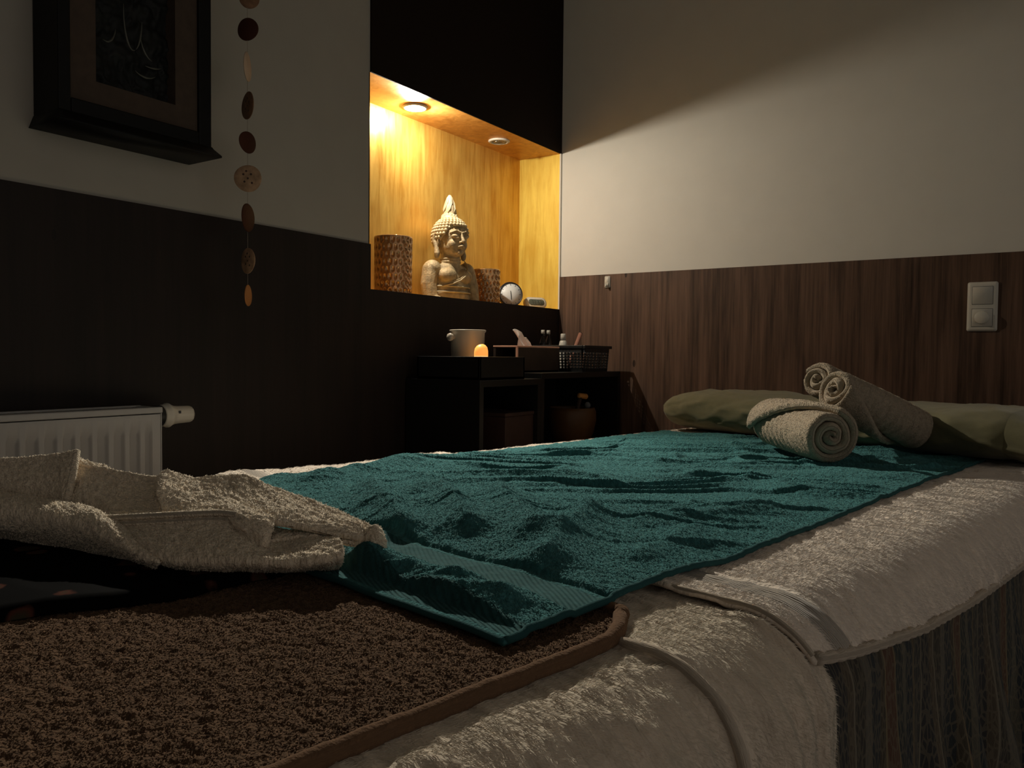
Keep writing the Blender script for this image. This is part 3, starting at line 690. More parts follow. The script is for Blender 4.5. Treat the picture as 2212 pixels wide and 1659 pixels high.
# ------------------------------------------------------------ radiator
def radiator():
    y1 = -1.853; y0 = y1-1.20; xf, xb = .120, .035; zt, zb = .806, .206
    t = thing('radiator', 'white panel radiator with ribbed front under the framed relief', 'radiator', (.06, (y0+y1)/2, zb))
    pitch = .0333; ph = -2.1542+.0085
    n = 1100; ys = np.linspace(y0+.003, y1-.0035, n)
    k = (ys-ph)/pitch; fr = np.abs(k-np.round(k))*pitch                  # distance from groove centre
    g = 1-sstep(.0065, .0125, fr); g[ys > y1-.022] = 0; g[ys < y0+.022] = 0
    zl = [zb+.004, zb+.030, zb+.044, zt-.056, zt-.044, zt-.018, zt-.015]; gz = [0, 0, 1, 1, 0, 0, 0]
    V = []; F = []
    for z, q in zip(zl, gz):
        V.append(np.stack([xf-.0085*g*q, ys, np.full(n, z)], -1))
    V = np.concatenate(V); m = len(zl)
    F = [(j*n+i, j*n+i+1, (j+1)*n+i+1, (j+1)*n+i) for j in range(m-1) for i in range(n-1)]
    obj('front_panel', (V, F), M['white_metal'], t)
    obj('rear_panel', bx((xb, y0+.003, zb+.004), (xb+.012, y1-.003, zt-.015), .002), M['white_metal'], t, smooth=False)
    for y, nm in ((y1, 'side_cover'), (y0, 'side_cover')):
        obj('side_cover', bx((xb-.002, y-.003, zb), (xf+.001, y, zt-.013), .0012), M['white_metal'], t, smooth=False)
    bm = bmesh.new()
    bx((xf-.010, y0, zt-.013), (xf+.003, y1+.001, zt), .0025, bm=bm); bx((xb-.003, y0, zt-.013), (xb+.008, y1+.001, zt), .002, bm=bm)
    nb = 46
    for i in range(nb):
        y = y0+(y1-y0)*(i+.5)/nb
        bx((xb+.006, y-.0095, zt-.006), (xf-.008, y+.0095, zt-.003), bm=bm)
    bx((xb+.006, y1-.012, zt-.010), (xf-.008, y1+.001, zt-.001), bm=bm)
    obj('top_grille', bm, M['white_metal'], t, smooth=False)
    for y in (y0+.15, y1-.15):
        obj('bracket', bx((.0065, y-.015, zb+.05), (xb, y+.015, zt-.05)), M['white_metal'], t, smooth=False)
    # thermostatic valve
    v = (.082, y1, .784)
    obj('valve_collar', lathe([(.0005, .001), (.0215, .001), (.0225, .006), (.0225, .020), (.0200, .0235), (.0005, .0235)], v, 32, axis='y'), M['black_plastic'], t)
    h = obj('valve_head', lathe([(.0005, .0215), (.0228, .0215), (.0240, .024), (.0245, .030), (.0268, .033), (.0268, .037), (.0235, .042), (.0205, .050), (.0195, .062), (.0188, .088), (.0170, .0925), (.0005, .0930)], v, 40, axis='y',
            f=lambda a, hh: 1-(.03*max(0, math.cos(10*a)) if hh > .046 else 0)), M['white_plastic'], t)
    obj('dial_mark', bx((v[0]+.0185, y1+.052, v[2]+.004), (v[0]+.0202, y1+.057, v[2]+.010)), M['ink'], h, smooth=False)
    obj('pipe', tube([(.082, y1-.004, zb+.03), (.082, y1+.03, zb+.03), (.082, y1+.034, zb+.02), (.082, y1+.034, .001)], .0085, 12), M['white_metal'], t)
radiator()

# ------------------------------------------------------------ right wall: switch and hook
def wall_switch():
    x0, zt = 1.4718, 1.1627; w, h = .081, .151; c = (x0+w/2, -.007, zt-h/2)
    t = thing('light_switch', 'white double light switch with rocker and dimmer knob on the brown panelling', 'switch', c)
    def slab(cx, cz, w, h, r, ya, yb, ch=.0):
        P = rounded_poly(w, h, r, 5); k = len(P)
        V = [(cx+a, ya, cz+b) for a, b in P]+[(cx+a, ya+(yb-ya)*.55, cz+b) for a, b in P]+[(cx+a*(1-2*ch/w), yb, cz+b*(1-2*ch/h)) for a, b in P]
        F = [tuple(range(k)), tuple(range(3*k-1, 2*k-1, -1))]
        for j in (0, 1): F += [(j*k+(i+1) % k, j*k+i, (j+1)*k+i, (j+1)*k+(i+1) % k) for i in range(k)]
        return np.array(V), F
    obj('frame', slab(c[0], c[2], w, h, .006, -.007, -.0150, .0075), M['white_plastic'], t, smooth=False)
    a = .0268
    for dz, nm in ((.0340, 'rocker'), (-.0340, 'dimmer_plate')):
        o = obj(nm, slab(c[0], c[2]+dz, 2*a, 2*a, .001, -.0149, -.0164, .0004), M['white_plastic'], t, smooth=False)
        obj('shadow_gap', slab(c[0], c[2]+dz, 2*a+.0022, 2*a+.0022, .0014, -.0148, -.0153), M['ink'], o, smooth=False)  # dark sheet painted in for the shadow line around the plate
    m = lathe([(.0005, -.016), (.0198, -.016), (.0192, -.0282), (.0180, -.0295), (.0005, -.0300)], n=40, axis='y')
    obj('dimmer_knob', (m[0]+np.array((c[0], 0, c[2]-.0340)), m[1]), M['white_plastic'], o)
wall_switch()
def hook():
    c = (.2275, -.007, 1.2195)
    t = thing('adhesive_hook', 'small white adhesive hook at the top of the brown panelling', 'hook', c)
    P = rounded_poly(.024, .046, .004, 5); k = len(P)
    V = np.array([(c[0]+a, -.007, c[2]+b) for a, b in P]+[(c[0]+a, -.011, c[2]+b) for a, b in P])
    obj('base', (V, [tuple(range(k)), tuple(range(2*k-1, k-1, -1))]+[((i+1) % k, i, k+i, k+(i+1) % k) for i in range(k)]), M['white_plastic'], t, smooth=False)
    obj('prong', tube([(c[0]+.002, -.010, c[2]-.006), (c[0]+.002, -.017, c[2]-.016), (c[0]+.002, -.025, c[2]-.018), (c[0]+.002, -.028, c[2]-.010)], [.005, .0045, .004, .003], 10), M['white_plastic'], t)
hook()

# ------------------------------------------------------------ shelf unit with its things
ZL, ZR, XF, YA, YB, YC = .848, .866, .300, -.957, -.614, -.030
def cube_shelf(label, y0, y1, zt):
    t = thing('cube_shelf', label, 'shelf', (XF/2, (y0+y1)/2, 0), 'black cube shelves under the niche')
    th = .020; x0 = .012
    obj('top_board', bx((x0, y0, zt-th), (XF, y1, zt), .0012), M['black_wood'], t, smooth=False)
    obj('side_panel', bx((x0, y0, .0), (XF-.001, y0+th, zt-th)), M['black_wood'], t, smooth=False)
    obj('side_panel', bx((x0, y1-th, .0), (XF-.001, y1, zt-th)), M['black_wood'], t, smooth=False)
    obj('back_panel', bx((x0, y0+th, .0), (x0+.006, y1-th, zt-th)), M['black_wood'], t, smooth=False)
    for z in (.06, .56): obj('shelf_board', bx((x0+.006, y0+th, z), (XF-.002, y1-th, z+.018)), M['black_wood'], t, smooth=False)
cube_shelf('left black shelf cube carrying the black tray, beside the left wall panel', YA, YB-.001, ZL)
cube_shelf('right black shelf cube carrying the tissue box and basket, against the brown panelling', YB, YC, ZR)
def tray():
    x0, x1, y0, y1, z0, z1 = .045, .290, -.945, -.702, ZL, .9185
    t = thing('tray', 'square black deep tray holding the cream pot on the left shelf cube', 'tray', ((x0+x1)/2, (y0+y1)/2, z0))
    th = .008
    bm = bmesh.new(); bx((x0, y0, z0), (x1, y1, z0+th), bm=bm)
    bx((x0, y0, z0), (x0+th, y1, z1), .001, bm=bm); bx((x1-th, y0, z0), (x1, y1, z1), .001, bm=bm)
    bx((x0, y0, z0), (x1, y0+th, z1), .001, bm=bm); bx((x0, y1-th, z0), (x1, y1, z1), .001, bm=bm)
    obj('tray_body', bm, M['black_wood'], t, smooth=False)
tray()
def pot():
    c = (.166, -.842, ZL+.0085)
    t = thing('ceramic_pot', 'cream flared ceramic pot with a round knob inside the black tray', 'pot', c)
    obj('bowl', lathe([(.0005, 0), (.047, 0), (.050, .004), (.0535, .136), (.0575, .141), (.0578, .145), (.0550, .146), (.0510, .138), (.047, .012), (.0005, .010)], c, 48), M['ceramic'], t)
    d = np.array((CAM_LOC[0]-c[0], CAM_LOC[1]-c[1], 0)); d /= np.linalg.norm(d); l = np.array((-d[1], d[0], 0))
    n = -l*.80+d*.60; n /= np.linalg.norm(n)
    p = np.array(c)+np.array((0, 0, .122))
    m = lathe([(.0005, .049), (.0075, .049), (.0068, .058), (.0105, .062), (.0125, .068), (.0105, .074), (.0005, .076)], n=24, axis='x')
    an = math.atan2(n[1], n[0]); obj('knob', (m[0]@rotm('Z', an).T+p, m[1]), M['ceramic'], t)
pot()
def candle_light():
    c = (.256, -.893, ZL+.0085)
    t = thing('glowing_candle_holder', 'small glowing orange candle holder in the tray corner before the pot', 'candle', c)
    prof = [(.0005, 0), (.020, 0), (.0215, .004), (.0215, .062), (.0205, .064), (.0005, .064)]
    obj('base', lathe(prof, c, 32), M['glow_low'], t)
    m = lathe([(.0215, .0641), (.0213, .076), (.0190, .087), (.013, .095), (.006, .099), (.0005, .100)], c, 32, cap=False)
    V = m[0].copy(); V[:, 2] += (V[:, 2] > c[2]+.07)*np.maximum(0, (V[:, 1]-c[1]))*.25
    obj('dome', (V, m[1]), M['glow'], t)
candle_light()
def tissue_box():
    x0, x1, y0, y1, z0, z1 = .100, .200, -.609, -.333, ZR, .957
    t = thing('tissue_box', 'dark wooden tissue box with reddish lid edge and a tissue sticking out', 'tissue box', ((x0+x1)/2, (y0+y1)/2, z0))
    bm = bmesh.new(); th = .006
    bx((x0, y0+th, z0), (x0+th, y1-th, z1-th), bm=bm); bx((x1-th, y0+th, z0), (x1, y1-th, z1-th), bm=bm)
    bx((x0, y1-th, z0), (x1, y1, z1-th), bm=bm); bx((x0, y0+th, z0), (x1, y1-th, z0+th), bm=bm)
    # left end with a slot
    bx((x0, y0, z0), (x1, y0+th, z1-.040), bm=bm); bx((x0, y0, z1-.040), (x0+.010, y0+th, z1-th), bm=bm); bx((x1-.010, y0, z1-.040), (x1, y0+th, z1-th), bm=bm)
    obj('body', bm, M['box_wood'], t, smooth=False)
    lid = bmesh.new()
    bx((x0-.001, y0-.001, z1-th), (x1+.001, y1+.001, z1), .0015, bm=lid)
    obj('lid', lid, M['box_edge'], t, smooth=False)
    obj('corner_strip', bx((x1-.006, y0-.0012, z0+.006), (x1+.0008, y0+.004, z1-th)), M['box_edge'], t, smooth=False)
    # tissue tuft
    n, m_ = 26, 16; V = []
    cx, cy = .150, -.478
    for j in range(m_):
        v = j/(m_-1)
        for i in range(n):
            u = i/(n-1)*2-1
            w = .048*(1-.45*v)+.006*math.sin(5*u+4*v)
            hgt = (.050-.018*u-.010*abs(u)**2)*v
            V.append((cx+.010*math.sin(6*u+2.5*v)*(.3+v)-.022*v, cy+u*w-.012*v, z1+hgt+.004*math.sin(9*u)*v))
    V = np.array(V); F = [(j*n+i, j*n+i+1, (j+1)*n+i+1, (j+1)*n+i) for j in range(m_-1) for i in range(n-1)]
    V2 = V+np.array((-.0022, 0, -.0006)); F2 = [tuple(reversed([a+len(V) for a in f])) for f in F]
    obj('tissue', (np.concatenate([V, V2]), F+F2), M['tissue'], t)
tissue_box()
def oil_bottle(x, y, label, h=.158):
    c = (x, y, ZR)
    t = thing('oil_bottle', label, 'bottle', c, 'clear oil bottles behind the tissue box')
    obj('bottle_body', lathe([(.0005, 0), (.0135, 0), (.0145, .003), (.0145, h-.062), (.0125, h-.045), (.0065, h-.028), (.0060, h-.016), (.0005, h-.016)], c, 24), M['clear'], t)
    obj('cap', lathe([(.0005, h-.0155), (.0072, h-.0155), (.0074, h-.001), (.0066, h), (.0005, h)], c, 20), M['white_plastic'], t)
oil_bottle(.055, -.213, 'clear bottle with white cap behind the tissue box, left of the pair')
oil_bottle(.055, -.172, 'clear bottle with white cap behind the tissue box, right of the pair')
def basket():
    x0, x1, y0, y1, z0, z1 = .085, .280, -.300, -.108, ZR, .963
    t = thing('plastic_basket', 'black perforated plastic basket on the right shelf cube', 'basket', ((x0+x1)/2, (y0+y1)/2, z0))
    V = []; F = []
    def wall(P0, P1, nx, nz, N):
        """perforated panel between base edge P0->P1: rows of square holes."""
        P0, P1 = np.array(P0), np.array(P1); H = z1-z0-.010; th = .002
        d = (P1-P0); 
        def pt(a, b, o): 
            flare = .008*b
            return P0+d*a+np.array((N[0]*(flare+o), N[1]*(flare+o), b*H))
        xs = []; zs = []
        for i in range(nx): xs += [(i+.22)/nx, (i+.78)/nx]
        xs = [0]+xs+[1]
        zs = [0, .10]
        for j in range(nz): zs += [.12+.72*(j+.2)/nz, .12+.72*(j+.8)/nz]
        zs = zs[:1]+zs[2:]+[1]
        b0 = len(V)
        for o in (0, th):
            for z in zs:
                for x in xs: V.append(pt(x, z, o))
        A, B = len(xs), len(zs)
        def idx(o, j, i): return b0+o*A*B+j*A+i
        for j in range(B-1):
            for i in range(A-1):
                hole = (i % 2 == 1) and (j % 2 == 1)
                if hole:
                    for (a, b_) in (((j, i), (j, i+1)), ((j, i+1), (j+1, i+1)), ((j+1, i+1), (j+1, i)), ((j+1, i), (j, i))):
                        F.append((idx(0, *a), idx(0, *b_), idx(1, *b_), idx(1, *a)))
                else:
                    F.append((idx(0, j, i), idx(0, j+1, i), idx(0, j+1, i+1), idx(0, j, i+1)))
                    F.append((idx(1, j, i), idx(1, j, i+1), idx(1, j+1, i+1), idx(1, j+1, i)))
    wall((x1, y0, z0), (x1, y1, z0), 15, 6, (1, 0)); wall((x0, y0, z0), (x0, y1, z0), 15, 6, (-1, 0))
    wall((x0, y0, z0), (x1, y0, z0), 14, 6, (0, -1)); wall((x0, y1, z0), (x1, y1, z0), 14, 6, (0, 1))
    obj('basket_body', (np.array(V), F), M['black_plastic'], t, smooth=False)
    obj('bottom', bx((x0, y0, z0), (x1, y1, z0+.003)), M['black_plastic'], t, smooth=False)
    rim = bmesh.new(); e = .012; q = .006
    for lo, hi in (((x1+.005, y0-e), (x1+e+.004, y1+e)), ((x0-e-.004, y0-e), (x0-.005, y1+e)), ((x0-.005, y0-e-.002), (x1+.005, y0-.004)), ((x0-.005, y1+.004), (x1+.005, y1+e+.002))):
        bx((lo[0], lo[1], z1-.011), (hi[0], hi[1], z1), .0015, bm=rim)
    obj('rim', rim, M['black_plastic'], t, smooth=False)
basket()
def spray():
    c = (.155, -.228, ZR+.0032)
    t = thing('white_bottle', 'white plastic bottle standing in the black basket', 'bottle', c)
    obj('bottle_body', lathe([(.0005, 0), (.017, 0), (.018, .003), (.0165, .095), (.0130, .110), (.0105, .113), (.0005, .113)], c, 24), M['white_plastic'], t)
    obj('cap', lathe([(.0005, .1132), (.0108, .1132), (.0098, .137), (.0085, .139), (.0005, .139)], c, 24), M['white_plastic'], t)
spray()
def stick():
    a, b = np.array((.150, -.185, ZR+.012)), np.array((.158, -.098, 1.012))
    t = thing('massage_stick', 'pinkish wooden massage stick leaning out of the black basket', 'stick', tuple(a))
    obj('stick_shaft', tube([a, a+(b-a)*.5, b], [.0075, .008, .008], 14), M['pink_wood'], t)
    obj('dark_end', tube([b, b+(b-a)/np.linalg.norm(b-a)*.004], [.0078, .006], 14), M['box_wood'], t)
stick()
def bowl_and_mallets():
    c = (.205, -.243, .578)
    t = thing('wooden_bowl', 'deep brown wooden bowl inside the right shelf cube', 'bowl', c)
    obj('bowl_body', lathe([(.0005, 0), (.050, 0), (.062, .012), (.083, .060), (.092, .105), (.091, .140), (.085, .153), (.081, .153), (.086, .138), (.086, .105), (.077, .062), (.056, .018), (.0005, .010)], c, 48), M['bowl'], t)
    a, b = np.array((.215, -.275, .60)), np.array((.235, -.232, .775))
    t = thing('mallet', 'mallet with orange felt head standing in the wooden bowl', 'mallet', tuple(a), 'mallets in the wooden bowl')
    obj('handle', tube([a, b], .008, 12), M['box_wood'], t)
    h = b; d = np.array((.25, .9, -.12)); d /= np.linalg.norm(d)
    obj('head', join(tube([h-d*.012, h-d*.008, h+d*.030, h+d*.036], [.006, .010, .011, .006], 14)), M['mallet'], t)
    a, b = np.array((.205, -.235, .60)), np.array((.248, -.200, .738))
    t = thing('mallet', 'mallet with grey rounded end in the wooden bowl', 'mallet', tuple(a), 'mallets in the wooden bowl')
    obj('handle', tube([a, b], .007, 12), M['box_wood'], t)
    obj('head', ell(b, (.012, .012, .013), 16, 10), M['grey_felt'], t)
bowl_and_mallets()
def storage_bin():
    x0, x1, y0, y1, z0, z1 = .03, .285, -.800, -.638, .5785, .742
    t = thing('storage_box', 'reddish brown storage box inside the left shelf cube', 'box', ((x0+x1)/2, (y0+y1)/2, z0))
    obj('box_body', bx((x0, y0, z0), (x1, y1, z1-.012), .002), M['bin'], t, smooth=False)
    obj('lid', bx((x0-.002, y0-.002, z1-.0118), (x1+.002, y1+.002, z1), .002), M['bin'], t, smooth=False)
M['bin'] = plain('dark_red_box', (.040, .018, .013), 0.6, bump=(120, .0004, .15), var=.15)
storage_bin()
# ------------------------------------------------------------ massage bed (turned 10 degrees in the room): bed coordinates u across, v along, z up
CB, SB = math.cos(math.radians(10)), math.sin(math.radians(10))
def bed(P):
    P = np.asarray(P, float)
    return np.stack([P[..., 0]*CB+P[..., 1]*SB, -P[..., 0]*SB+P[..., 1]*CB, P[..., 2]], -1)
UL, UR, RR, Z0 = 0.790, 1.795, 0.075, 0.684
def drape(S, T, H):
    """point at arc length S across the bed (bending down over both long edges), T along it, H above the bed surface."""
    S = np.asarray(S, float); T = np.asarray(T, float); H = np.asarray(H, float)+0*S
    thR = np.clip((S-UR)/RR, 0, PI/2); thL = np.clip((UL-S)/RR, 0, PI/2)
    ex = np.maximum(0, np.maximum(S-UR, UL-S)-RR*PI/2)
    u = np.clip(S, UL, UR)+(RR+H)*(np.sin(thR)-np.sin(thL))
    z = Z0-RR+(RR+H)*np.minimum(np.cos(thR), np.cos(thL))-ex
    return np.stack([u, T, z], -1)
def cloth_mesh(S, T, H, th, uv=None, fn=drape):
    """S,T,H: (nt, ns) grids. A sheet th thick with rounded rims."""
    nt, ns = S.shape
    top = bed(fn(S, T, H)).reshape(-1, 3); bot = bed(fn(S, T, H-th)).reshape(-1, 3)
    n = nt*ns; I = np.arange(n).reshape(nt, ns)
    q = np.stack([I[:-1, :-1], I[:-1, 1:], I[1:, 1:], I[1:, :-1]], -1).reshape(-1, 4)
    F = np.concatenate([q, q[:, ::-1]+n])
    b = np.concatenate([I[0, :-1], I[:-1, -1], I[-1, :0:-1], I[:0:-1, 0]]); bn = np.roll(b, -1)
    mid = (top[b]+bot[b])/2
    c = np.array([top.mean(0)]); 
    k = len(b); o = 2*n
    # push the middle of the rim outward for a rounded edge
    tq = np.roll(top[b], -1, 0)-np.roll(top[b], 1, 0); nn = top[b]-bot[b]
    out = np.cross(tq, nn); out /= np.linalg.norm(out, axis=1, keepdims=True)+1e-9
    mid = mid+out*th*0.45
    m_i = np.arange(k)+o; m_n = np.roll(m_i, -1)
    F = np.concatenate([F, np.stack([b, m_i, m_n, bn], -1), np.stack([m_i, b+n, bn+n, m_n], -1)])
    V = np.concatenate([top, bot, mid])
    U = uv if uv is not None else np.stack([S, T], -1)
    U = U.reshape(-1, 2); U = np.concatenate([U, U, U[b]])
    return V, F, U
def grid(s0, s1, t0, t1, ns, nt):
    T = np.linspace(t0, t1, nt)[:, None]+np.zeros((1, ns))
    a = np.linspace(0, 1, ns)[None, :]
    f = lambda q: np.asarray([q(t) for t in T[:, 0]])[:, None] if callable(q) else q
    return f(s0)*(1-a)+f(s1)*a+0*T, T
def pile(G, U, n, L, w, lean=.6, comb=None, combw=0.0, region=None, seed=1, curl=.35):
    """fibre tufts standing on a cloth grid G (nt, ns, 3): three-sided blades with UV of their root."""
    rg = np.random.default_rng(seed)
    nt, ns = G.shape[:2]
    e1 = G[:-1, 1:]-G[:-1, :-1]; e2 = G[1:, :-1]-G[:-1, :-1]
    nn = np.cross(e1, e2); ar = np.linalg.norm(nn, axis=-1); nn = nn/(ar[..., None]+1e-12)
    if comb is None: comb = np.array((1., 0, 0))
    wgt = ar.copy()
    if region is not None: wgt = wgt*region[:-1, :-1]
    cs = np.cumsum(wgt.ravel()); k = np.searchsorted(cs, rg.random(n)*cs[-1]); k = np.clip(k, 0, wgt.size-1); j, i = np.unravel_index(k, wgt.shape)
    a = rg.random((n, 1)); b = rg.random((n, 1))
    p = G[j, i]*(1-a)*(1-b)+G[j, i+1]*a*(1-b)+G[j+1, i]*(1-a)*b+G[j+1, i+1]*a*b
    uv = U[j, i]*(1-a)*(1-b)+U[j, i+1]*a*(1-b)+U[j+1, i]*(1-a)*b+U[j+1, i+1]*a*b
    N_ = nn[j, i]; t1 = e1[j, i]; t1 = t1/(np.linalg.norm(t1, axis=1, keepdims=True)+1e-12); t2 = np.cross(N_, t1)
    c = comb[j, i] if comb.ndim == 3 else np.broadcast_to(comb, N_.shape)
    c = c-N_*(c*N_).sum(1, keepdims=True); c = c/(np.linalg.norm(c, axis=1, keepdims=True)+1e-9)
    an = rg.random((n, 1))*2*PI; rd = t1*np.cos(an)+t2*np.sin(an)
    d = N_+lean*rd*rg.random((n, 1))+combw*c; d /= np.linalg.norm(d, axis=1, keepdims=True)
    ln = L*(.6+.7*rg.random((n, 1)))
    x = np.cross(d, rd+1e-6); x /= np.linalg.norm(x, axis=1, keepdims=True)+1e-9; y = np.cross(d, x)
    ww = w*(.7+.6*rg.random((n, 1))); base = p-N_*(.25*L)
    bend = (rd*curl+c*combw*.6)*ln*.5
    ring0 = [base+ww*(x*math.cos(q)+y*math.sin(q)) for q in (0, 2*PI/3, 4*PI/3)]
    tip = p+d*ln+bend
    V = np.stack(ring0+[tip], 1).reshape(-1, 3); o = np.arange(n)[:, None]*4
    T3 = np.concatenate([o+np.array([[0, 1, 3]]), o+np.array([[1, 2, 3]]), o+np.array([[2, 0, 3]])])
    return V, None, T3, np.repeat(uv, 4, 0)
def with_pile(mesh, *piles):
    V, F, U = [mesh[0]], [np.asarray(mesh[1])], [mesh[2]]; o = len(mesh[0])
    for (v, q, t, u) in piles:
        V.append(v); F += [t+o]; U.append(u); o += len(v)
    return np.concatenate(V), F, np.concatenate(U)
def join_fast(ms):
    V = []; F = []; U = []; o = 0
    for v, f, u in ms:
        V.append(v); F += [np.asarray(q)+o for q in f]; U.append(u); o += len(v)
    return np.concatenate(V), F, np.concatenate(U)
BU = np.array((CB, -SB, 0.)); BV = np.array((SB, CB, 0.))
def hair_noise(S, T, sx, sy, amp): return amp*fbm(S*sx, T*sy, 3)

bedt = thing('massage_bed', 'wide massage bed covered with towels and a striped bedspread', 'bed', tuple(bed((1.32, -1.4, 0.0))))
S, T = grid(.49, 2.075, -2.78, .015, 60, 40)
V, F, U = cloth_mesh(S, T, S*0-.004, .02); obj('mattress_cover', (V, F), M['vinyl'], bedt)
def bedbox(u0, u1, v0, v1, z0, z1):
    P = np.array([(u, v, z) for z in (z0, z1) for u, v in ((u0, v0), (u1, v0), (u1, v1), (u0, v1))])
    return bed(P), [(3, 2, 1, 0), (4, 5, 6, 7), (0, 1, 5, 4), (1, 2, 6, 5), (2, 3, 7, 6), (3, 0, 4, 7)]
obj('mattress_core', bedbox(.745, 1.835, -2.77, .005, .50, .655), M['vinyl'], bedt, smooth=False)
obj('frame', bedbox(.78, 1.80, -2.72, -.04, .42, .4995), M['black_wood'], bedt, smooth=False)
for u in (.82, 1.74):
    for v in (-2.64, -.14): obj('leg', bedbox(u-.03, u+.03, v-.03, v+.03, .001, .4195), M['black_wood'], bedt, smooth=False)

# bedspread, falling to the floor with soft vertical folds
S, T = grid(.18, 2.40, -2.785, .02, 240, 560)
drop = sstep(.02, .30, np.maximum(S-UR-.10, UL-S-.10))
fold = .5+.5*np.sin(2*PI*T/.105+2.2*fbm(T*3.1, S*1.2, 2)*2+.6*S)
fold2 = .5+.5*np.sin(2*PI*T/.047+3*fbm(T*6, S*2.2, 2)*2)
H = .0005+drop*(.030*fold**1.5+.010*fold2)+.002*(.5+.5*fbm(S*10, T*8, 2))*sstep(0, .05, drop)
V, F, U = cloth_mesh(S, T, H, .0012)
tag(obj('bedspread', (V, F, U), M['spread'], loc=tuple(bed((1.32, -1.4, .40)))), 'dark striped paisley bedspread hanging down the side of the bed', 'bedspread')

# ---- cream fleece blanket in the foreground
a0 = np.concatenate([np.linspace(.66, 1.45, 90), np.linspace(1.4535, 2.27, 250)])
tA = np.concatenate([np.linspace(-2.77, -2.45, 30), np.linspace(-2.447, -1.812, 260)])
S, T = np.meshgrid(a0, tA)
rl = -1.984+.010*fbm(S*5, S*0+3, 2)
d = T-rl
act = sstep(1.752, 1.775, S)
H = .0062+.0022*fbm(S*7, T*12, 3)
H = H+act*(.0045*np.exp(-(np.where(d > 0, d/.022, d/.0045))**2)+.0030*sstep(-.005, .001, d)*(1-sstep(.02, .10, d)))
H = H+.0065*np.exp(-((T+1.847+.004*fbm(S*6, S*0, 2))/.0065)**2)*sstep(1.72, 1.82, S)
sd = sstep(1.80, 1.93, S)
H = H+sd*(.020*np.exp(-((T+1.930+.02*(S-1.85))/.020)**2)+.012*np.exp(-((T+1.885)/.013)**2)+.016*np.exp(-((T+2.06-.10*(S-1.9))/.024)**2)+.016*np.exp(-((T+2.16)/.03)**2)+.009*np.exp(-((T+2.02)/.010)**2))
H = H+.0022*fbm(S*26+4*fbm(S*9, T*9, 2), T*70, 2)+.0008*fbm(S*70, T*190, 2)
m_ = cloth_mesh(S, T, H, .0055); G = bed(drape(S, T, H)); UV = np.stack([S, T], -1)
reg = sstep(1.60, 1.66, S)*(T > -2.50)*(1-.9*np.exp(-(d/.006)**2)*act)
V, F, U = with_pile(m_, pile(G, UV, 150000, .0036, .00042, .35, np.array((.83, .45, -.5)), 2.4, reg, 11, .15))
bl = tag(obj('fleece_blanket', (V, F, U), M['cream'], loc=tuple(bed((1.6, -2.2, .69)))), 'cream fleece blanket spread over the near end of the bed', 'blanket')

xs_ = np.linspace(1.753, 2.26, 130); rv = -1.984+.010*fbm(xs_*5, xs_*0+3, 2)
P = bed(drape(xs_, rv, .0095+.0012*np.sin(xs_*40)*0+.0006*fbm(xs_*60, xs_*0, 2))); v_, f_ = tube(P, .0050*np.minimum(1, .3+np.arange(130)/8.0), 12)
obj('rolled_edge', (v_, f_, np.stack([np.repeat(np.arange(130)*.004, 12), np.tile(np.arange(12)*.003, 130)], -1)), M['cream_hem'], bl)

# ---- cream bath towel over the far part, its banded end overlapping the fleece
def hemB(t): return float(np.interp(t, [-1.836, -1.80, -1.77, -1.70, -1.58, -1.40, -1.12, -.5, .0], [1.862, 1.868, 1.872, 1.880, 1.892, 1.901, 1.906, 1.915, 1.92]))
def leftB(t): return .690+.02*math.sin(4*t)+.014*math.sin(11*t+1)
a = np.concatenate([np.linspace(0, .55, 110), np.linspace(.5525, 1, 190)])
tB = np.concatenate([np.linspace(-1.836, -1.2, 240), np.linspace(-1.197, .0, 200)])
T = tB[:, None]+0*a[None]; s0 = np.array([leftB(t) for t in tB])[:, None]; s1 = np.array([hemB(t) for t in tB])[:, None]
S = s0*(1-a)+s1*a
sag = 1-sstep(-1.80, -1.72, T)
H = .0095+.0085*sag+.0025*fbm(S*6, T*8, 3)+.0030*sstep(1.65, 1.8, S)*ridged(S*3+T*1.2, T*11, 2)
H = H-.0018*((T > -1.800) & (T < -1.760))
H = H+.0030*sstep(1.68, 1.78, S)*np.exp(-((T+1.745+.10*(S-1.8))/.012)**2)
H = H+.0024*fbm(S*26+3*fbm(S*8, T*8, 2), T*66, 2)+.0007*fbm(S*80, T*180, 2)
H = H+.012*np.exp(-((S-.775)/.04)**2)*(.5+.5*fbm(S*3, T*7, 2))*(T < -1.3)
UV = np.stack([S, T+1.836], -1); m_ = cloth_mesh(S, T, H, .006, uv=UV); G = bed(drape(S, T, H))
reg = (sstep(1.64, 1.67, S)+.30*(S < .90)*(S > .70))*(1-((T > -1.803) & (T < -1.757)))*(s1-S > .008)
V, F, U = with_pile(m_, pile(G, UV, 150000, .0038, .00044, .40, np.array((.83, .45, -.4)), 2.0, reg, 12, .2))
bt = tag(obj('bath_towel', (V, F, U), M['cream_far'], loc=tuple(bed((1.4, -.9, .69)))), 'cream bath towel with banded end covering the bed under the teal towel', 'towel')
ts = np.linspace(-1.834, -.002, 260)
Hh = np.interp(ts, [-1.836, -1.78, -1.72, 0], [.0155, .0145, .0095, .0085])
P = bed(drape(np.array([hemB(t)-.002 for t in ts]), ts, Hh-.0005+.0008*np.sin(ts*560)))
v_, f_ = tube(P, .0056+.0007*np.sin(ts*560), 10); obj('hem', (v_, f_, np.stack([np.repeat(np.arange(len(ts))*.007, 10), np.tile(np.arange(10)*.003, len(ts))], -1)), M['cream_hem'], bt)
ss = np.linspace(1.55, 1.858, 60)
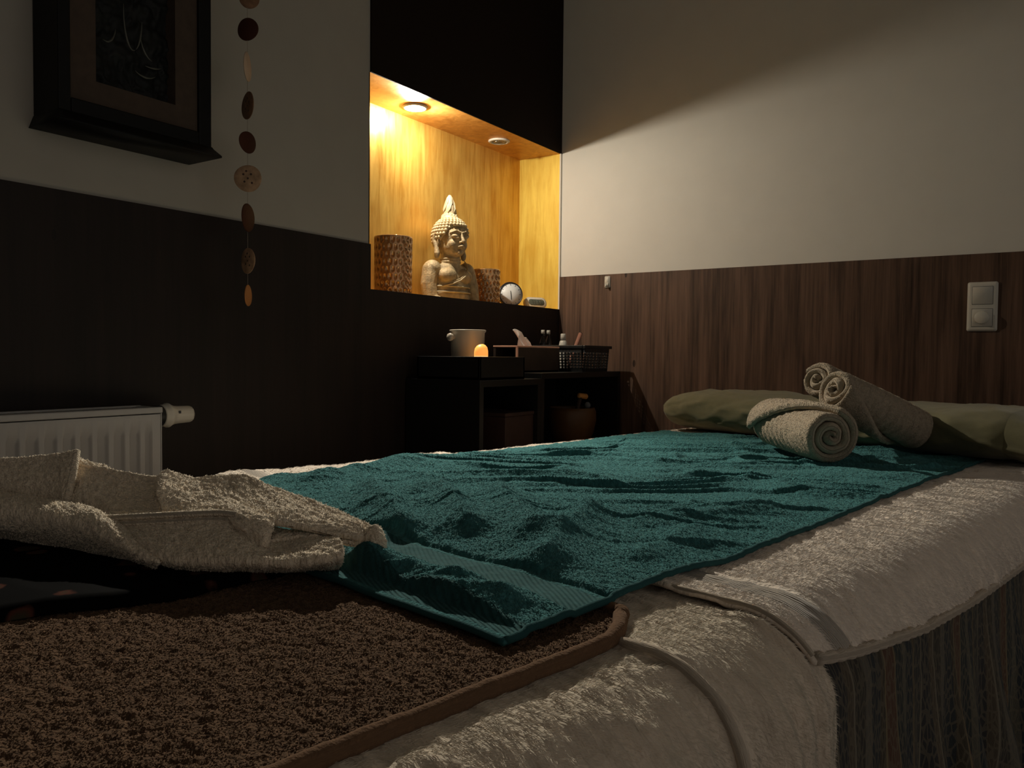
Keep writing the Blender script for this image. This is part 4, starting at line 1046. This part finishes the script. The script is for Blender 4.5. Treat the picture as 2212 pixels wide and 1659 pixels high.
P = bed(drape(ss, ss*0-1.8345, ss*0+.0150)); v_, f_ = tube(P, .0030, 8); obj('hem', (v_, f_, np.stack([np.repeat(np.arange(60)*.005, 8), np.tile(np.arange(8)*.003, 60)], -1)), M['cream_hem'], bt)

# ---- brown terry towel at the foot
def edgeBr(t): return 1.7625-.040*max(0, (t+2.01)/.085)**2+.003*math.sin(9*t)
a = np.concatenate([np.linspace(0, .45, 60), np.linspace(.4525, 1, 330)])
tR = np.concatenate([np.linspace(-2.765, -2.44, 40), np.linspace(-2.4375, -1.926, 300)])
T = tR[:, None]+0*a[None]; s1 = np.array([edgeBr(t) for t in tR])[:, None]; S = .80*(1-a)+s1*a
H = .0138+.0016*fbm(S*9, T*9, 3)+.0017*fbm(S*150+2*fbm(S*40, T*40), T*190, 2)
UV = np.stack([S, T], -1); m_ = cloth_mesh(S, T, H, .0060); G = bed(drape(S, T, H))
V, F, U = with_pile(m_, pile(G, UV, 130000, .0011, .00100, 2.8, BV, .2, (T > -2.52)*(T < -1.93)*(S > .95)*1.0, 13, .8))
br = tag(obj('brown_towel', (V, F, U), M['brown'], loc=tuple(bed((1.4, -2.3, .70)))), 'brown terry towel with rolled edge lying across the near end of the bed', 'towel')
ts = np.linspace(-2.76, -1.935, 200); us = np.array([edgeBr(t) for t in ts])
E1 = np.stack([us, ts], -1); a1 = np.linspace(0, 1, 24)[1:]
co = np.stack([us[-1]-.012*(1-np.cos(a1*PI/2)), ts[-1]+.010*np.sin(a1*PI/2)], -1); fr = np.stack([np.linspace(co[-1, 0]-.01, .9, 100), np.full(100, co[-1, 1])], -1)
E2 = np.concatenate([E1, co, fr]); P = bed(np.column_stack([E2, Z0+.0125+.0010*fbm(E2[:, 0]*60, E2[:, 1]*60, 2)]))
v_, f_ = tube(P, .0066*(1+.10*fbm(np.arange(len(P))*.35, np.zeros(len(P)), 2)), 12)
obj('rolled_hem', (v_, f_, np.stack([np.repeat(np.arange(len(P))*.004, 12), np.tile(np.arange(12)*.003, len(P))], -1)), M['brown_hem'], br)

# ---- teal towel
def rT(t): return float(np.interp(t, [-2.064, -1.9, -1.6, -1.2, -.8, -.452], [1.722, 1.716, 1.706, 1.694, 1.684, 1.677]))+.0025*math.sin(7*t)
def lT(t): return float(np.interp(t, [-2.064, -1.80, -1.62, -1.45, -1.15, -.8, -.5], [.925, .905, .850, .800, .832, .828, .815]))
def seg(S, T, A, B, w, h, w2=None):
    A = np.array(A); B = np.array(B); d = B-A; L = np.hypot(*d); d = d/L
    p = (S-A[0])*d[0]+(T-A[1])*d[1]; q = (S-A[0])*(-d[1])+(T-A[1])*d[0]
    e = np.maximum(0, np.maximum(-p, p-L))/(w2 or w)
    return h*np.exp(-np.abs(q/w)**1.35-e**2)
tT = np.concatenate([np.linspace(-2.064, -1.5, 330), np.linspace(-1.4975, -.452, 360)]); a = np.linspace(0, 1, 420)
T = tT[:, None]+0*a[None]; s0 = np.array([lT(t) for t in tT])[:, None]; s1 = np.array([rT(t) for t in tT])[:, None]
S = s0*(1-a)+s1*a
base = .0155+.0075*(1-sstep(-1.80, -1.70, T))-.0015*(1-sstep(-1.93, -1.86, T))
K = 0*S
for A_, B_, w, h in (((1.155, -1.78), (1.39, -1.905), .034, .026), ((1.239, -1.712), (1.454, -1.858), .032, .026), ((1.299, -1.648), (1.54, -1.836), .034, .027), ((1.474, -1.65), (1.608, -1.886), .030, .022),
                     ((1.45, -2.00), (1.50, -2.03), .030, .015), ((1.49, -2.03), (1.59, -2.00), .022, .014), ((1.60, -2.045), (1.66, -2.01), .020, .015), ((.994, -1.759), (.914, -1.541), .045, .022), ((.90, -1.50), (.87, -1.30), .03, .012),
                     ((1.62, -1.62), (1.66, -1.80), .026, .010), ((1.08, -1.62), (1.22, -1.74), .035, .014), ((1.62, -1.43), (1.55, -1.62), .024, .009), ((1.66, -2.055), (1.695, -2.058), .014, .010)):
    K = K+seg(S, T, A_, B_, w, h)
far = sstep(-1.80, -1.35, T)
pa, qa = .72*S+.69*T, -.69*S+.72*T                               # folds run slantwise across the towel
wr = ridged(pa*2.3+.5*fbm(S*3, T*3, 2), qa*11+1.6*fbm(S*2.6, T*2.6, 2), 1)
wr2 = ridged(pa*4.0+7+.5*fbm(S*5, T*5, 2), qa*21+2.0*fbm(S*4, T*4, 2), 1)
K = K+(.38+.62*far)*(.016*np.maximum(0, wr-.33)**1.1+.0105*np.maximum(0, wr2-.36))+.0035*(.5+.5*fbm(S*6, T*6, 3))
dob = sstep(-1.981, -1.976, T)*(1-sstep(-1.922, -1.917, T)); hm = 1-sstep(-2.040, -2.034, T)
edge = sstep(0, .012, s1-S)
K = K*(.35+.65*sstep(0, .05, s1-S))*(.25+.75*sstep(.0, .16, S-s0+.12*(1-far)))*(1-.35*dob)*(1-.85*hm)
H = base+K-.0022*dob-.0015*hm-.0016*np.exp(-((T+1.919)/.003)**2)
H = H+(1-dob)*(1-hm)*(.0011*fbm(S*140+2*fbm(S*30, T*30), T*170, 2)+.0005*fbm(S*300, T*300, 2))
UV = np.stack([S, T+2.064], -1); m_ = cloth_mesh(S, T, H, .0042, uv=UV); G = bed(drape(S, T, H))
reg = (1-dob)*(1-hm)*(edge > .6)*(1-.72*sstep(-1.7, -.9, T))
V, F, U = with_pile(m_, pile(G, UV, 200000, .0010, .00075, 2.3, BV, .2, reg, 14, 1.0))
te = tag(obj('teal_towel', (V, F, U), M['teal'], loc=tuple(bed((1.3, -1.3, .70)))), 'large teal terry bath towel laid along the middle of the bed', 'towel')
ts = np.linspace(-2.062, -.454, 300); us = np.array([rT(t) for t in ts]); hb = np.interp(ts, tT, H[:, -1])
P = bed(drape(us-.001, ts, hb-.0012)); v_, f_ = tube(P, .0036, 8)
obj('side_hem', (v_, f_, np.stack([np.repeat(np.arange(300)*.006, 8), np.tile(np.arange(8)*.003, 300)], -1)), M['teal_hem'], te)
sx = np.linspace(0, 1, 160); us = lT(-2.064)*(1-sx)+rT(-2.064)*sx; hb = np.interp(sx, a, H[0])
P = bed(drape(us, us*0-2.0635, hb-.0016)); v_, f_ = tube(P, .0032, 8)
obj('end_hem', (v_, f_, np.stack([np.repeat(np.arange(160)*.006, 8), np.tile(np.arange(8)*.003, 160)], -1)), M['teal_hem'], te)

# ---- dark floral cloth folded under the beige towel
def rS(t): return float(np.interp(t, [-2.45, -2.33, -2.19, -2.09, -2.03], [1.30, 1.385, 1.432, 1.432, 1.40]))
S, T = grid(lambda t: .86, rS, -2.46, -2.03, 150, 120)
e = np.minimum(np.minimum(np.array([rS(t) for t in T[:, 0]])[:, None]-S, S-.86), np.minimum(T+2.46, -2.03-T))
H = .0165+.0095*np.sqrt(np.clip(e/.012, 0, 1))+.0020*fbm(S*9, T*9, 2)+.0014*ridged(S*5, T*22, 2)
V, F, U = cloth_mesh(S, T, H, .0020)
tag(obj('sarong', (V, F, U), M['floral'], loc=tuple(bed((1.15, -2.25, .70)))), 'dark floral folded cloth lying under the crumpled beige towel', 'cloth')

# ---- crumpled beige hand towel: overlapping folds, each a thick patch through control rows
HEAP = dict(
    flap=[[[0.95,-2.272,0.778],[0.985,-2.245,0.784],[1.004,-2.23,0.788],[1.037,-2.208,0.791],[1.07,-2.186,0.796],[1.1,-2.172,0.801]],[[0.971,-2.276,0.76],[1.006,-2.25,0.764],[1.028,-2.235,0.768],[1.06,-2.214,0.772],[1.092,-2.195,0.776],[1.121,-2.182,0.78]],[[0.984,-2.279,0.745],[1.018,-2.252,0.748],[1.04,-2.238,0.752],[1.072,-2.217,0.754],[1.1,-2.2,0.755],[1.131,-2.19,0.758]],[[0.984,-2.279,0.728],[1.022,-2.253,0.732],[1.046,-2.24,0.735],[1.078,-2.219,0.735],[1.103,-2.204,0.735],[1.132,-2.195,0.737]]],
    loop=[[[1.075,-2.167,0.79],[1.087,-2.162,0.789],[1.102,-2.155,0.786],[1.117,-2.148,0.782],[1.136,-2.144,0.779]],[[1.099,-2.174,0.785],[1.107,-2.167,0.784],[1.118,-2.16,0.782],[1.131,-2.153,0.781],[1.144,-2.145,0.778]]],
    valley=[[[1.051,-2.176,0.782],[1.093,-2.168,0.782],[1.114,-2.156,0.781],[1.135,-2.145,0.78],[1.166,-2.13,0.777],[1.204,-2.115,0.776],[1.218,-2.102,0.774]],[[1.082,-2.188,0.77],[1.11,-2.175,0.772],[1.131,-2.162,0.77],[1.149,-2.15,0.768],[1.177,-2.134,0.766],[1.212,-2.119,0.765],[1.227,-2.106,0.765]],[[1.1,-2.195,0.753],[1.127,-2.183,0.755],[1.147,-2.17,0.754],[1.167,-2.156,0.751],[1.196,-2.141,0.751],[1.234,-2.127,0.753],[1.249,-2.115,0.752]],[[1.105,-2.197,0.735],[1.141,-2.188,0.738],[1.168,-2.177,0.737],[1.192,-2.167,0.735],[1.225,-2.152,0.74],[1.256,-2.136,0.742],[1.27,-2.124,0.743]],[[1.105,-2.197,0.721],[1.151,-2.191,0.725],[1.182,-2.181,0.725],[1.211,-2.174,0.726],[1.243,-2.158,0.731],[1.27,-2.142,0.733],[1.288,-2.132,0.735]]],
    top=[[[1.192,-2.108,0.777],[1.201,-2.106,0.782],[1.21,-2.093,0.776],[1.218,-2.08,0.772],[1.24,-2.059,0.774],[1.266,-2.04,0.775],[1.313,-2.025,0.764],[1.374,-2.002,0.75],[1.41,-1.99,0.74],[1.441,-1.983,0.732]],[[1.211,-2.119,0.772],[1.216,-2.115,0.774],[1.226,-2.101,0.769],[1.236,-2.088,0.765],[1.26,-2.069,0.766],[1.287,-2.05,0.766],[1.336,-2.033,0.758],[1.389,-2.011,0.746],[1.421,-1.997,0.739],[1.447,-1.987,0.731]],[[1.233,-2.128,0.764],[1.237,-2.125,0.766],[1.248,-2.111,0.761],[1.26,-2.099,0.759],[1.284,-2.08,0.758],[1.317,-2.063,0.757],[1.361,-2.044,0.753],[1.403,-2.021,0.743],[1.432,-2.005,0.737],[1.452,-1.991,0.73]],[[1.254,-2.134,0.754],[1.256,-2.131,0.755],[1.266,-2.119,0.754],[1.279,-2.107,0.753],[1.302,-2.092,0.753],[1.343,-2.077,0.75],[1.377,-2.058,0.748],[1.414,-2.032,0.74],[1.44,-2.012,0.735],[1.456,-1.995,0.728]],[[1.27,-2.138,0.744],[1.273,-2.135,0.744],[1.284,-2.125,0.746],[1.297,-2.115,0.748],[1.319,-2.1,0.752],[1.369,-2.088,0.741],[1.387,-2.071,0.743],[1.414,-2.047,0.738],[1.44,-2.024,0.731],[1.462,-1.999,0.727]]],
    fold=[[[1.316,-2.098,0.752],[1.325,-2.087,0.755],[1.349,-2.075,0.753],[1.382,-2.068,0.746]],[[1.331,-2.1,0.752],[1.343,-2.093,0.752],[1.367,-2.082,0.749],[1.389,-2.071,0.744]],[[1.348,-2.1,0.748],[1.367,-2.097,0.744],[1.385,-2.086,0.744],[1.395,-2.075,0.742]],[[1.367,-2.097,0.738],[1.384,-2.095,0.735],[1.397,-2.087,0.737],[1.395,-2.079,0.738]],[[1.382,-2.092,0.728],[1.393,-2.092,0.725],[1.401,-2.089,0.728],[1.397,-2.084,0.734]],[[1.384,-2.088,0.723],[1.394,-2.088,0.722],[1.399,-2.086,0.724],[1.395,-2.084,0.728]]],
    under=[[[1.385,-2.085,0.724],[1.381,-2.074,0.728],[1.394,-2.049,0.73],[1.415,-2.028,0.727],[1.44,-2.01,0.725],[1.46,-1.992,0.723]],[[1.394,-2.088,0.723],[1.395,-2.075,0.725],[1.405,-2.056,0.727],[1.426,-2.035,0.727],[1.446,-2.017,0.723],[1.467,-1.999,0.719]]],
    knob=[[[1.447,-1.996,0.732],[1.451,-1.994,0.737],[1.456,-1.992,0.74],[1.46,-1.988,0.736],[1.463,-1.986,0.728]],[[1.456,-2.002,0.73],[1.46,-2.0,0.734],[1.465,-1.997,0.735],[1.469,-1.994,0.732],[1.47,-1.99,0.725]],[[1.457,-2.003,0.725],[1.464,-2.002,0.726],[1.469,-1.999,0.726],[1.472,-1.996,0.725],[1.473,-1.99,0.723]],[[1.456,-2.003,0.721],[1.463,-2.001,0.72],[1.468,-1.998,0.719],[1.472,-1.994,0.719],[1.471,-1.99,0.72]]],
    lobe=[[[1.184,-2.174,0.739],[1.212,-2.162,0.743],[1.242,-2.143,0.745],[1.278,-2.118,0.748],[1.323,-2.086,0.75],[1.368,-2.056,0.733],[1.4,-2.025,0.728],[1.417,-2.009,0.724]],[[1.218,-2.176,0.735],[1.24,-2.167,0.736],[1.266,-2.152,0.739],[1.302,-2.128,0.744],[1.341,-2.095,0.748],[1.382,-2.069,0.725],[1.418,-2.041,0.726],[1.439,-2.025,0.727]],[[1.244,-2.175,0.729],[1.269,-2.168,0.73],[1.294,-2.154,0.731],[1.319,-2.135,0.734],[1.36,-2.104,0.735],[1.404,-2.079,0.72],[1.434,-2.051,0.725],[1.453,-2.031,0.727]],[[1.281,-2.175,0.722],[1.306,-2.171,0.723],[1.326,-2.162,0.723],[1.347,-2.147,0.723],[1.389,-2.119,0.725],[1.425,-2.088,0.718],[1.454,-2.058,0.722],[1.468,-2.038,0.724]],[[1.306,-2.171,0.714],[1.325,-2.169,0.714],[1.344,-2.165,0.713],[1.362,-2.154,0.713],[1.402,-2.125,0.715],[1.437,-2.095,0.715],[1.464,-2.064,0.717],[1.474,-2.043,0.719]],[[1.29,-2.157,0.703],[1.304,-2.156,0.703],[1.323,-2.151,0.702],[1.337,-2.143,0.701],[1.377,-2.113,0.702],[1.413,-2.081,0.704],[1.441,-2.05,0.707],[1.454,-2.032,0.709]],[[1.269,-2.149,0.698],[1.277,-2.143,0.697],[1.289,-2.132,0.696],[1.304,-2.119,0.695],[1.337,-2.088,0.695],[1.369,-2.057,0.697],[1.401,-2.025,0.699],[1.423,-2.016,0.704]]],
    roll=[[[0.978,-2.278,0.74],[1.016,-2.252,0.745],[1.04,-2.238,0.748],[1.077,-2.219,0.746],[1.132,-2.195,0.742],[1.177,-2.179,0.74],[1.217,-2.174,0.734],[1.265,-2.167,0.72],[1.297,-2.163,0.71],[1.318,-2.161,0.707]],[[1.013,-2.284,0.748],[1.046,-2.259,0.75],[1.069,-2.245,0.753],[1.105,-2.226,0.751],[1.158,-2.202,0.748],[1.199,-2.187,0.746],[1.236,-2.18,0.739],[1.28,-2.172,0.724],[1.309,-2.167,0.713],[1.326,-2.164,0.708]],[[1.054,-2.292,0.747],[1.087,-2.267,0.749],[1.107,-2.254,0.75],[1.14,-2.235,0.749],[1.188,-2.211,0.745],[1.224,-2.197,0.743],[1.258,-2.191,0.736],[1.296,-2.183,0.725],[1.325,-2.176,0.716],[1.342,-2.171,0.712]],[[1.069,-2.294,0.737],[1.101,-2.27,0.739],[1.122,-2.257,0.739],[1.154,-2.238,0.738],[1.201,-2.216,0.736],[1.232,-2.202,0.733],[1.262,-2.196,0.729],[1.296,-2.186,0.721],[1.325,-2.178,0.714],[1.343,-2.171,0.711]],[[1.057,-2.292,0.724],[1.09,-2.268,0.724],[1.111,-2.255,0.723],[1.141,-2.235,0.721],[1.187,-2.213,0.719],[1.218,-2.2,0.717],[1.244,-2.191,0.715],[1.277,-2.182,0.712],[1.307,-2.173,0.708],[1.326,-2.166,0.705]],[[1.013,-2.284,0.71],[1.046,-2.259,0.708],[1.069,-2.245,0.707],[1.106,-2.226,0.705],[1.153,-2.203,0.702],[1.187,-2.19,0.701],[1.214,-2.181,0.7],[1.245,-2.172,0.699],[1.276,-2.162,0.698],[1.3,-2.155,0.697]],[[0.979,-2.278,0.704],[1.018,-2.253,0.703],[1.042,-2.239,0.702],[1.079,-2.219,0.7],[1.127,-2.196,0.698],[1.163,-2.183,0.697],[1.188,-2.173,0.696],[1.224,-2.165,0.697],[1.26,-2.156,0.697],[1.283,-2.149,0.696]]])
def catmull(P, n):
    """P (k,3) -> n samples through the points."""
    P = np.asarray(P, float); k = len(P); t = np.linspace(0, k-1, n); i = np.clip(np.floor(t).astype(int), 0, k-2); f = (t-i)[:, None]
    g = lambda j: P[np.clip(j, 0, k-1)]
    p0, p1, p2, p3 = g(i-1), g(i), g(i+1), g(i+2)
    return .5*(2*p1+(p2-p0)*f+(2*p0-5*p1+4*p2-p3)*f**2+(3*p1-p0-3*p2+p3)*f**3)
CAMB = np.array((CAM_LOC[0]*CB-CAM_LOC[1]*SB, CAM_LOC[0]*SB+CAM_LOC[1]*CB, CAM_LOC[2]))
def patch(rows, nr, nc, th, seed):
    R = np.array([catmull(r, nc) for r in rows]); R = np.stack([catmull(R[:, j], nr) for j in range(nc)], 1)
    du = np.gradient(R, axis=1); dv = np.gradient(R, axis=0); N = np.cross(dv, du); N /= np.linalg.norm(N, axis=-1, keepdims=True)+1e-12
    if (N*(CAMB-R)).sum(-1).mean() < 0: N = -N; flip = True
    else: flip = False
    al = np.concatenate([[0], np.cumsum(np.linalg.norm(du.mean(0), axis=-1))[:-1]]); ac = np.concatenate([[0], np.cumsum(np.linalg.norm(dv.mean(1), axis=-1))[:-1]])
    A, B = np.meshgrid(al, ac)
    n0 = .0016*fbm(A*45+seed, B*45+seed*2, 3)+.0013*fbm(A*230+seed, B*230, 2)
    edge = np.minimum(np.minimum(np.arange(nr)[:, None], nr-1-np.arange(nr)[:, None])/3.0, np.minimum(np.arange(nc)[None], nc-1-np.arange(nc)[None])/3.0)
    ro = np.sqrt(np.clip(edge, 0, 1)); 
    top = R+N*(n0+th*.5*ro)[..., None]; bot = R-N*(th*.5*ro)[..., None]-N*.0003
    n = nr*nc; I = np.arange(n).reshape(nr, nc)
    q = np.stack([I[:-1, :-1], I[:-1, 1:], I[1:, 1:], I[1:, :-1]], -1).reshape(-1, 4)
    if not flip: q = q[:, ::-1]
    b = np.concatenate([I[0, :-1], I[:-1, -1], I[-1, :0:-1], I[:0:-1, 0]]); bn = np.roll(b, -1)
    rim = np.stack([b, bn, bn+n, b+n], -1)
    if flip: rim = rim[:, ::-1]
    F = np.concatenate([q, q[:, ::-1]+n, rim])
    U = np.stack([A, B], -1).reshape(-1, 2)+seed
    npile = int(np.linalg.norm(np.cross(du, dv), axis=-1).sum()/(.0019**2))
    Gp = bed(top); 
    if not flip: Gp = Gp[::-1]
    Up = U.reshape(nr, nc, 2) if flip else U.reshape(nr, nc, 2)[::-1]
    return with_pile((bed(np.concatenate([top.reshape(-1, 3), bot.reshape(-1, 3)])), F, np.concatenate([U, U])), pile(Gp, Up, npile, .0016, .00060, 2.2, None, 0, ro[::1] if flip else ro[::-1], 20+int(seed*7), .8))
HS = 0.955
def near(P): return CAMB+(np.asarray(P)-CAMB)*HS
HEAP = {k: [near(r) for r in rows] for k, rows in HEAP.items()}
for k in ('lobe', 'roll'): HEAP[k][-1][:, 2] = np.minimum(HEAP[k][-1][:, 2], .700)
spec = dict(flap=(70, 130, .007), loop=(24, 60, .004), valley=(70, 130, .007), top=(80, 190, .007), fold=(70, 60, .007), under=(24, 90, .006), knob=(40, 40, .006), lobe=(90, 190, .007), roll=(80, 180, .006))
ms = [patch(HEAP[k], *spec[k], i*1.37+.5) for i, k in enumerate(spec)]
hp = tag(obj('hand_towel', join_fast(ms), M['beige'], loc=tuple(bed((1.2, -2.1, .715)))), 'crumpled beige hand towel heaped at the left near corner of the bed', 'towel')
for k_, dz in (('hem_piping', 0), ('hem_piping', -.0065)):
    P = catmull([near(p) for p in [[1.2281, -2.1782, 0.7376], [1.2625, -2.1609, 0.7419], [1.307, -2.1299, 0.7467], [1.3381, -2.1038, 0.7492], [1.3564, -2.0923, 0.7483]]], 70)
    P[:, 2] += dz+.003; P[:, 1] -= .004
    v_, f_ = tube(bed(P), .0034+(.0004*np.sin(np.arange(70)*1.1) if dz else 0), 8)
    obj(k_, (v_, f_, np.stack([np.repeat(np.arange(70)*.004, 8), np.tile(np.arange(8)*.003, 70)], -1)), M['beige'], hp)
# hem along the flap edge
P = np.array([r[-1] for r in HEAP['flap']]); P = catmull(P, 40); v_, f_ = tube(bed(P), .0042, 8)
obj('hem_piping', (v_, f_, np.stack([np.repeat(np.arange(40)*.004, 8), np.tile(np.arange(8)*.003, 40)], -1)), M['beige'], hp)

# ---- long sage pillow at the head
def pillow():
    ca, sa = math.cos(math.radians(20)), math.sin(math.radians(20))
    A = np.array((ca, -sa, 0)); Bv = np.array((sa, ca, 0)); Z = np.array((0, 0, 1.0))
    C0 = np.array((1.205, -.545, .696)); L, D, Hh = .515, .165, .060
    nx, ny = 200, 80
    # closed tube: ring around the cross-section at stations along the length
    V = []; F = []; U = []
    xs = np.sin(np.linspace(-PI/2, PI/2, nx))
    for i, x in enumerate(xs):
        e = max(1e-4, 1-abs(x)**22)**.5
        for k in range(ny):
            t = 2*PI*k/ny; c, s = math.cos(t), math.sin(t)
            y = math.copysign(abs(c)**.70, c); z = math.copysign(abs(s)**.80, s)
            V.append((x, y*(.35+.65*e), z*(.30+.70*e)))
    V = np.array(V); x, y, z = V.T.copy()
    w = fbm(x*7+3, y*2.5+z, 3)
    def folds(k, sl, ph, sharp):
        q = np.sin(k*x+sl*z+ph+2.2*fbm(x*2.2+ph, z*1.4+y, 2)*2); return np.maximum(0, q)**sharp*(.5+.5*fbm(x*4+ph, z*2, 2))
    fo = folds(19, 4.5, .3, 2.0)*.012+folds(31, -6, 1.7, 2.5)*.007+folds(11, 3, 4.1, 1.5)*.010
    hs = Hh*(1+.10*np.exp(-((x+.55)/.35)**2)-.06*np.exp(-((x-.15)/.25)**2))
    zz = np.where(z > 0, z*hs*(1+.05*w), z*Hh*.95)+Hh
    dd = D*(1+.05*fbm(x*5, z*2+7, 2))+fo*(1-np.abs(z))**.5
    P = C0+np.outer(x*L*(1-.015*z**2), A)+np.outer(y*dd, Bv)+np.outer(zz+.6*(folds(15, 0, 2.2, 2.0)*.010+folds(24, 0, 5.0, 2.0)*.006)*np.maximum(0, z), Z)
    for i in range(nx-1):
        for k in range(ny): F.append((i*ny+k, (i+1)*ny+k, (i+1)*ny+(k+1) % ny, i*ny+(k+1) % ny))
    F.append(tuple(range(ny))); F.append(tuple((nx-1)*ny+k for k in range(ny-1, -1, -1)))
    t = thing('long_pillow', 'long sage green pillow across the head of the bed behind the rolled towels', 'pillow', tuple(C0))
    obj('cushion', (P, F), M['sage'], t)
    # seam at the left end, open sleeve at the right
    i0 = int(np.searchsorted(xs, -.975)); ring = P[i0*ny:(i0+1)*ny]; rc = ring.mean(0)
    obj('seam', tube([q+(q-rc)/np.linalg.norm(q-rc)*.0012 for q in ring], .0022, 6, closed=True), M['sage'], t)
    i1 = int(np.searchsorted(xs, .93)); ring = P[i1*ny:(i1+1)*ny]; rc = ring.mean(0)
    n, m = ny, 18; V = []; F = []
    for j in range(m):
        b = j/(m-1)
        for k in range(n):
            q = 2*PI*k/n; dv = ring[k]-rc
            sc_ = 1.015-.30*b*max(0, math.sin(q))**1.5+.06*b*math.sin(5*q+1)+.04*b*math.sin(11*q)
            p_ = rc+dv*np.array((1, 1, sc_))+A*(L*.11*b+.012*b*math.sin(4*q)); p_[2] = max(p_[2]-.010*b, .7005)
            V.append(p_)
    V = np.array(V); cc = C0+A*L+Z*Hh
    V2 = V+(cc+A*((V-cc)@A)[:, None]-V)*.03
    N_ = len(V)
    for j in range(m-1):
        for k in range(n):
            a_, b_, c_, d_ = j*n+k, j*n+(k+1) % n, (j+1)*n+(k+1) % n, (j+1)*n+k
            F.append((a_, d_, c_, b_)); F.append((a_+N_, b_+N_, c_+N_, d_+N_))
    for k in range(n):
        a_, b_ = (m-1)*n+k, (m-1)*n+(k+1) % n; F.append((a_, a_+N_, b_+N_, b_))
    obj('open_sleeve', (np.concatenate([V, V2]), F), M['sage'], t)
pillow()

# ---- rolled towels
def roll(label, N_, F_, r, pitch, turns_in, th0, slope, seed, squash=1.0, ends=(.006, .004)):
    N_ = bed(np.array(N_)); F_ = bed(np.array(F_)); ax = F_-N_; L = np.linalg.norm(ax); ax = ax/L
    up = np.array((0, 0, 1.0)); up = up-ax*(up@ax); up /= np.linalg.norm(up); sd = np.cross(ax, up)
    na, per = 90, 56
    tt = turns_in
    nt = int(per*tt)
    V = []; U = []
    aa = np.linspace(0, 1, na)
    Am, K = np.meshgrid(aa, np.arange(nt), indexing='ij')
    t_end = th0+slope*(Am-.5)
    f = K/(nt-1)                                                   # 0 inner .. 1 outer
    TH = t_end-(1-f)*tt*2*PI
    rad = np.maximum(.002, r-pitch*.5-(1-f)*tt*pitch)
    bul = 1-.055*np.abs(2*Am-1)**3.0+.015*fbm(Am*4+seed, TH*.5, 2)
    wav = .0014*fbm(Am*16+seed, TH*2.3, 3)+.0011*np.sin(Am*70+1.2*TH+3*fbm(Am*3, TH, 2))*sstep(.2, .5, Am)*(f > .6)
    edge = np.minimum(np.minimum(Am, 1-Am)*L/.010, 1); ro = np.sqrt(np.clip(edge*(2-edge), 0, 1))
    tip = np.minimum(1, (1-f)*tt*2*PI*r/.010); ro2 = np.sqrt(np.clip(tip*(2-tip), 0, 1))
    half = pitch*.47*np.maximum(.10, ro)*np.maximum(.15, ro2)
    axo = (Am*L)+np.where(Am < .5, -1, 1)*(np.abs(2*Am-1)**8)*((1-f)*ends[0]+ends[1]*np.sin(TH*1.7+seed)-.004*f)
    def P(q):
        R_ = q*bul+wav
        return N_+ax*axo[..., None]+(up*(np.sin(TH)*R_*squash)[..., None])+(sd*(np.cos(TH)*R_)[..., None])
    outer = P(rad+half).reshape(-1, 3); inner = P(np.maximum(.0008, rad-half)).reshape(-1, 3)
    n = na*nt; I = np.arange(n).reshape(na, nt)
    q = np.stack([I[:-1, :-1], I[:-1, 1:], I[1:, 1:], I[1:, :-1]], -1).reshape(-1, 4)
    b = np.concatenate([I[0, :-1], I[:-1, -1], I[-1, :0:-1], I[:0:-1, 0]]); bn = np.roll(b, -1)
    F = np.concatenate([q, q[:, ::-1]+n, np.stack([bn, b, b+n, bn+n], -1)])
    uv = np.stack([Am*L, rad*TH], -1).reshape(-1, 2)
    Gr = outer.reshape(na, nt, 3)[:, ::-1]; Ur = uv.reshape(na, nt, 2)[:, ::-1]
    rgn = ((f > 1-1.05/tt)*1.0)[:, ::-1]
    mm = with_pile((np.concatenate([outer, inner]), F, np.concatenate([uv, uv+.37])), pile(Gr, Ur, 26000, .0015, .00062, 2.2, None, 0, rgn, 40+int(seed), .8))
    return tag(obj('rolled_towel', mm, M['roll'], loc=tuple(N_+ax*L/2)), label, 'towel', 'rolled cream towels at the head of the bed')
roll('rolled cream towel lying flat in front of the other two on the teal towel', (1.501, -.900, .766), (1.268, -.690, .767), .0665, .0185, 3.1, 2.35, 2.2, 1.0, 1.0)
roll('rolled cream towel leaning across the front roll, one end on the teal towel', (1.447, -.765, .858), (1.555, -.545, .757), .0600, .0175, 3.0, 5.2, -2.6, 4.0, .98)
roll('rolled cream towel at the back on top of the other two rolls', (1.376, -.690, .874), (1.435, -.475, .800), .0520, .0165, 2.9, 3.6, 2.0, 8.0, .95)
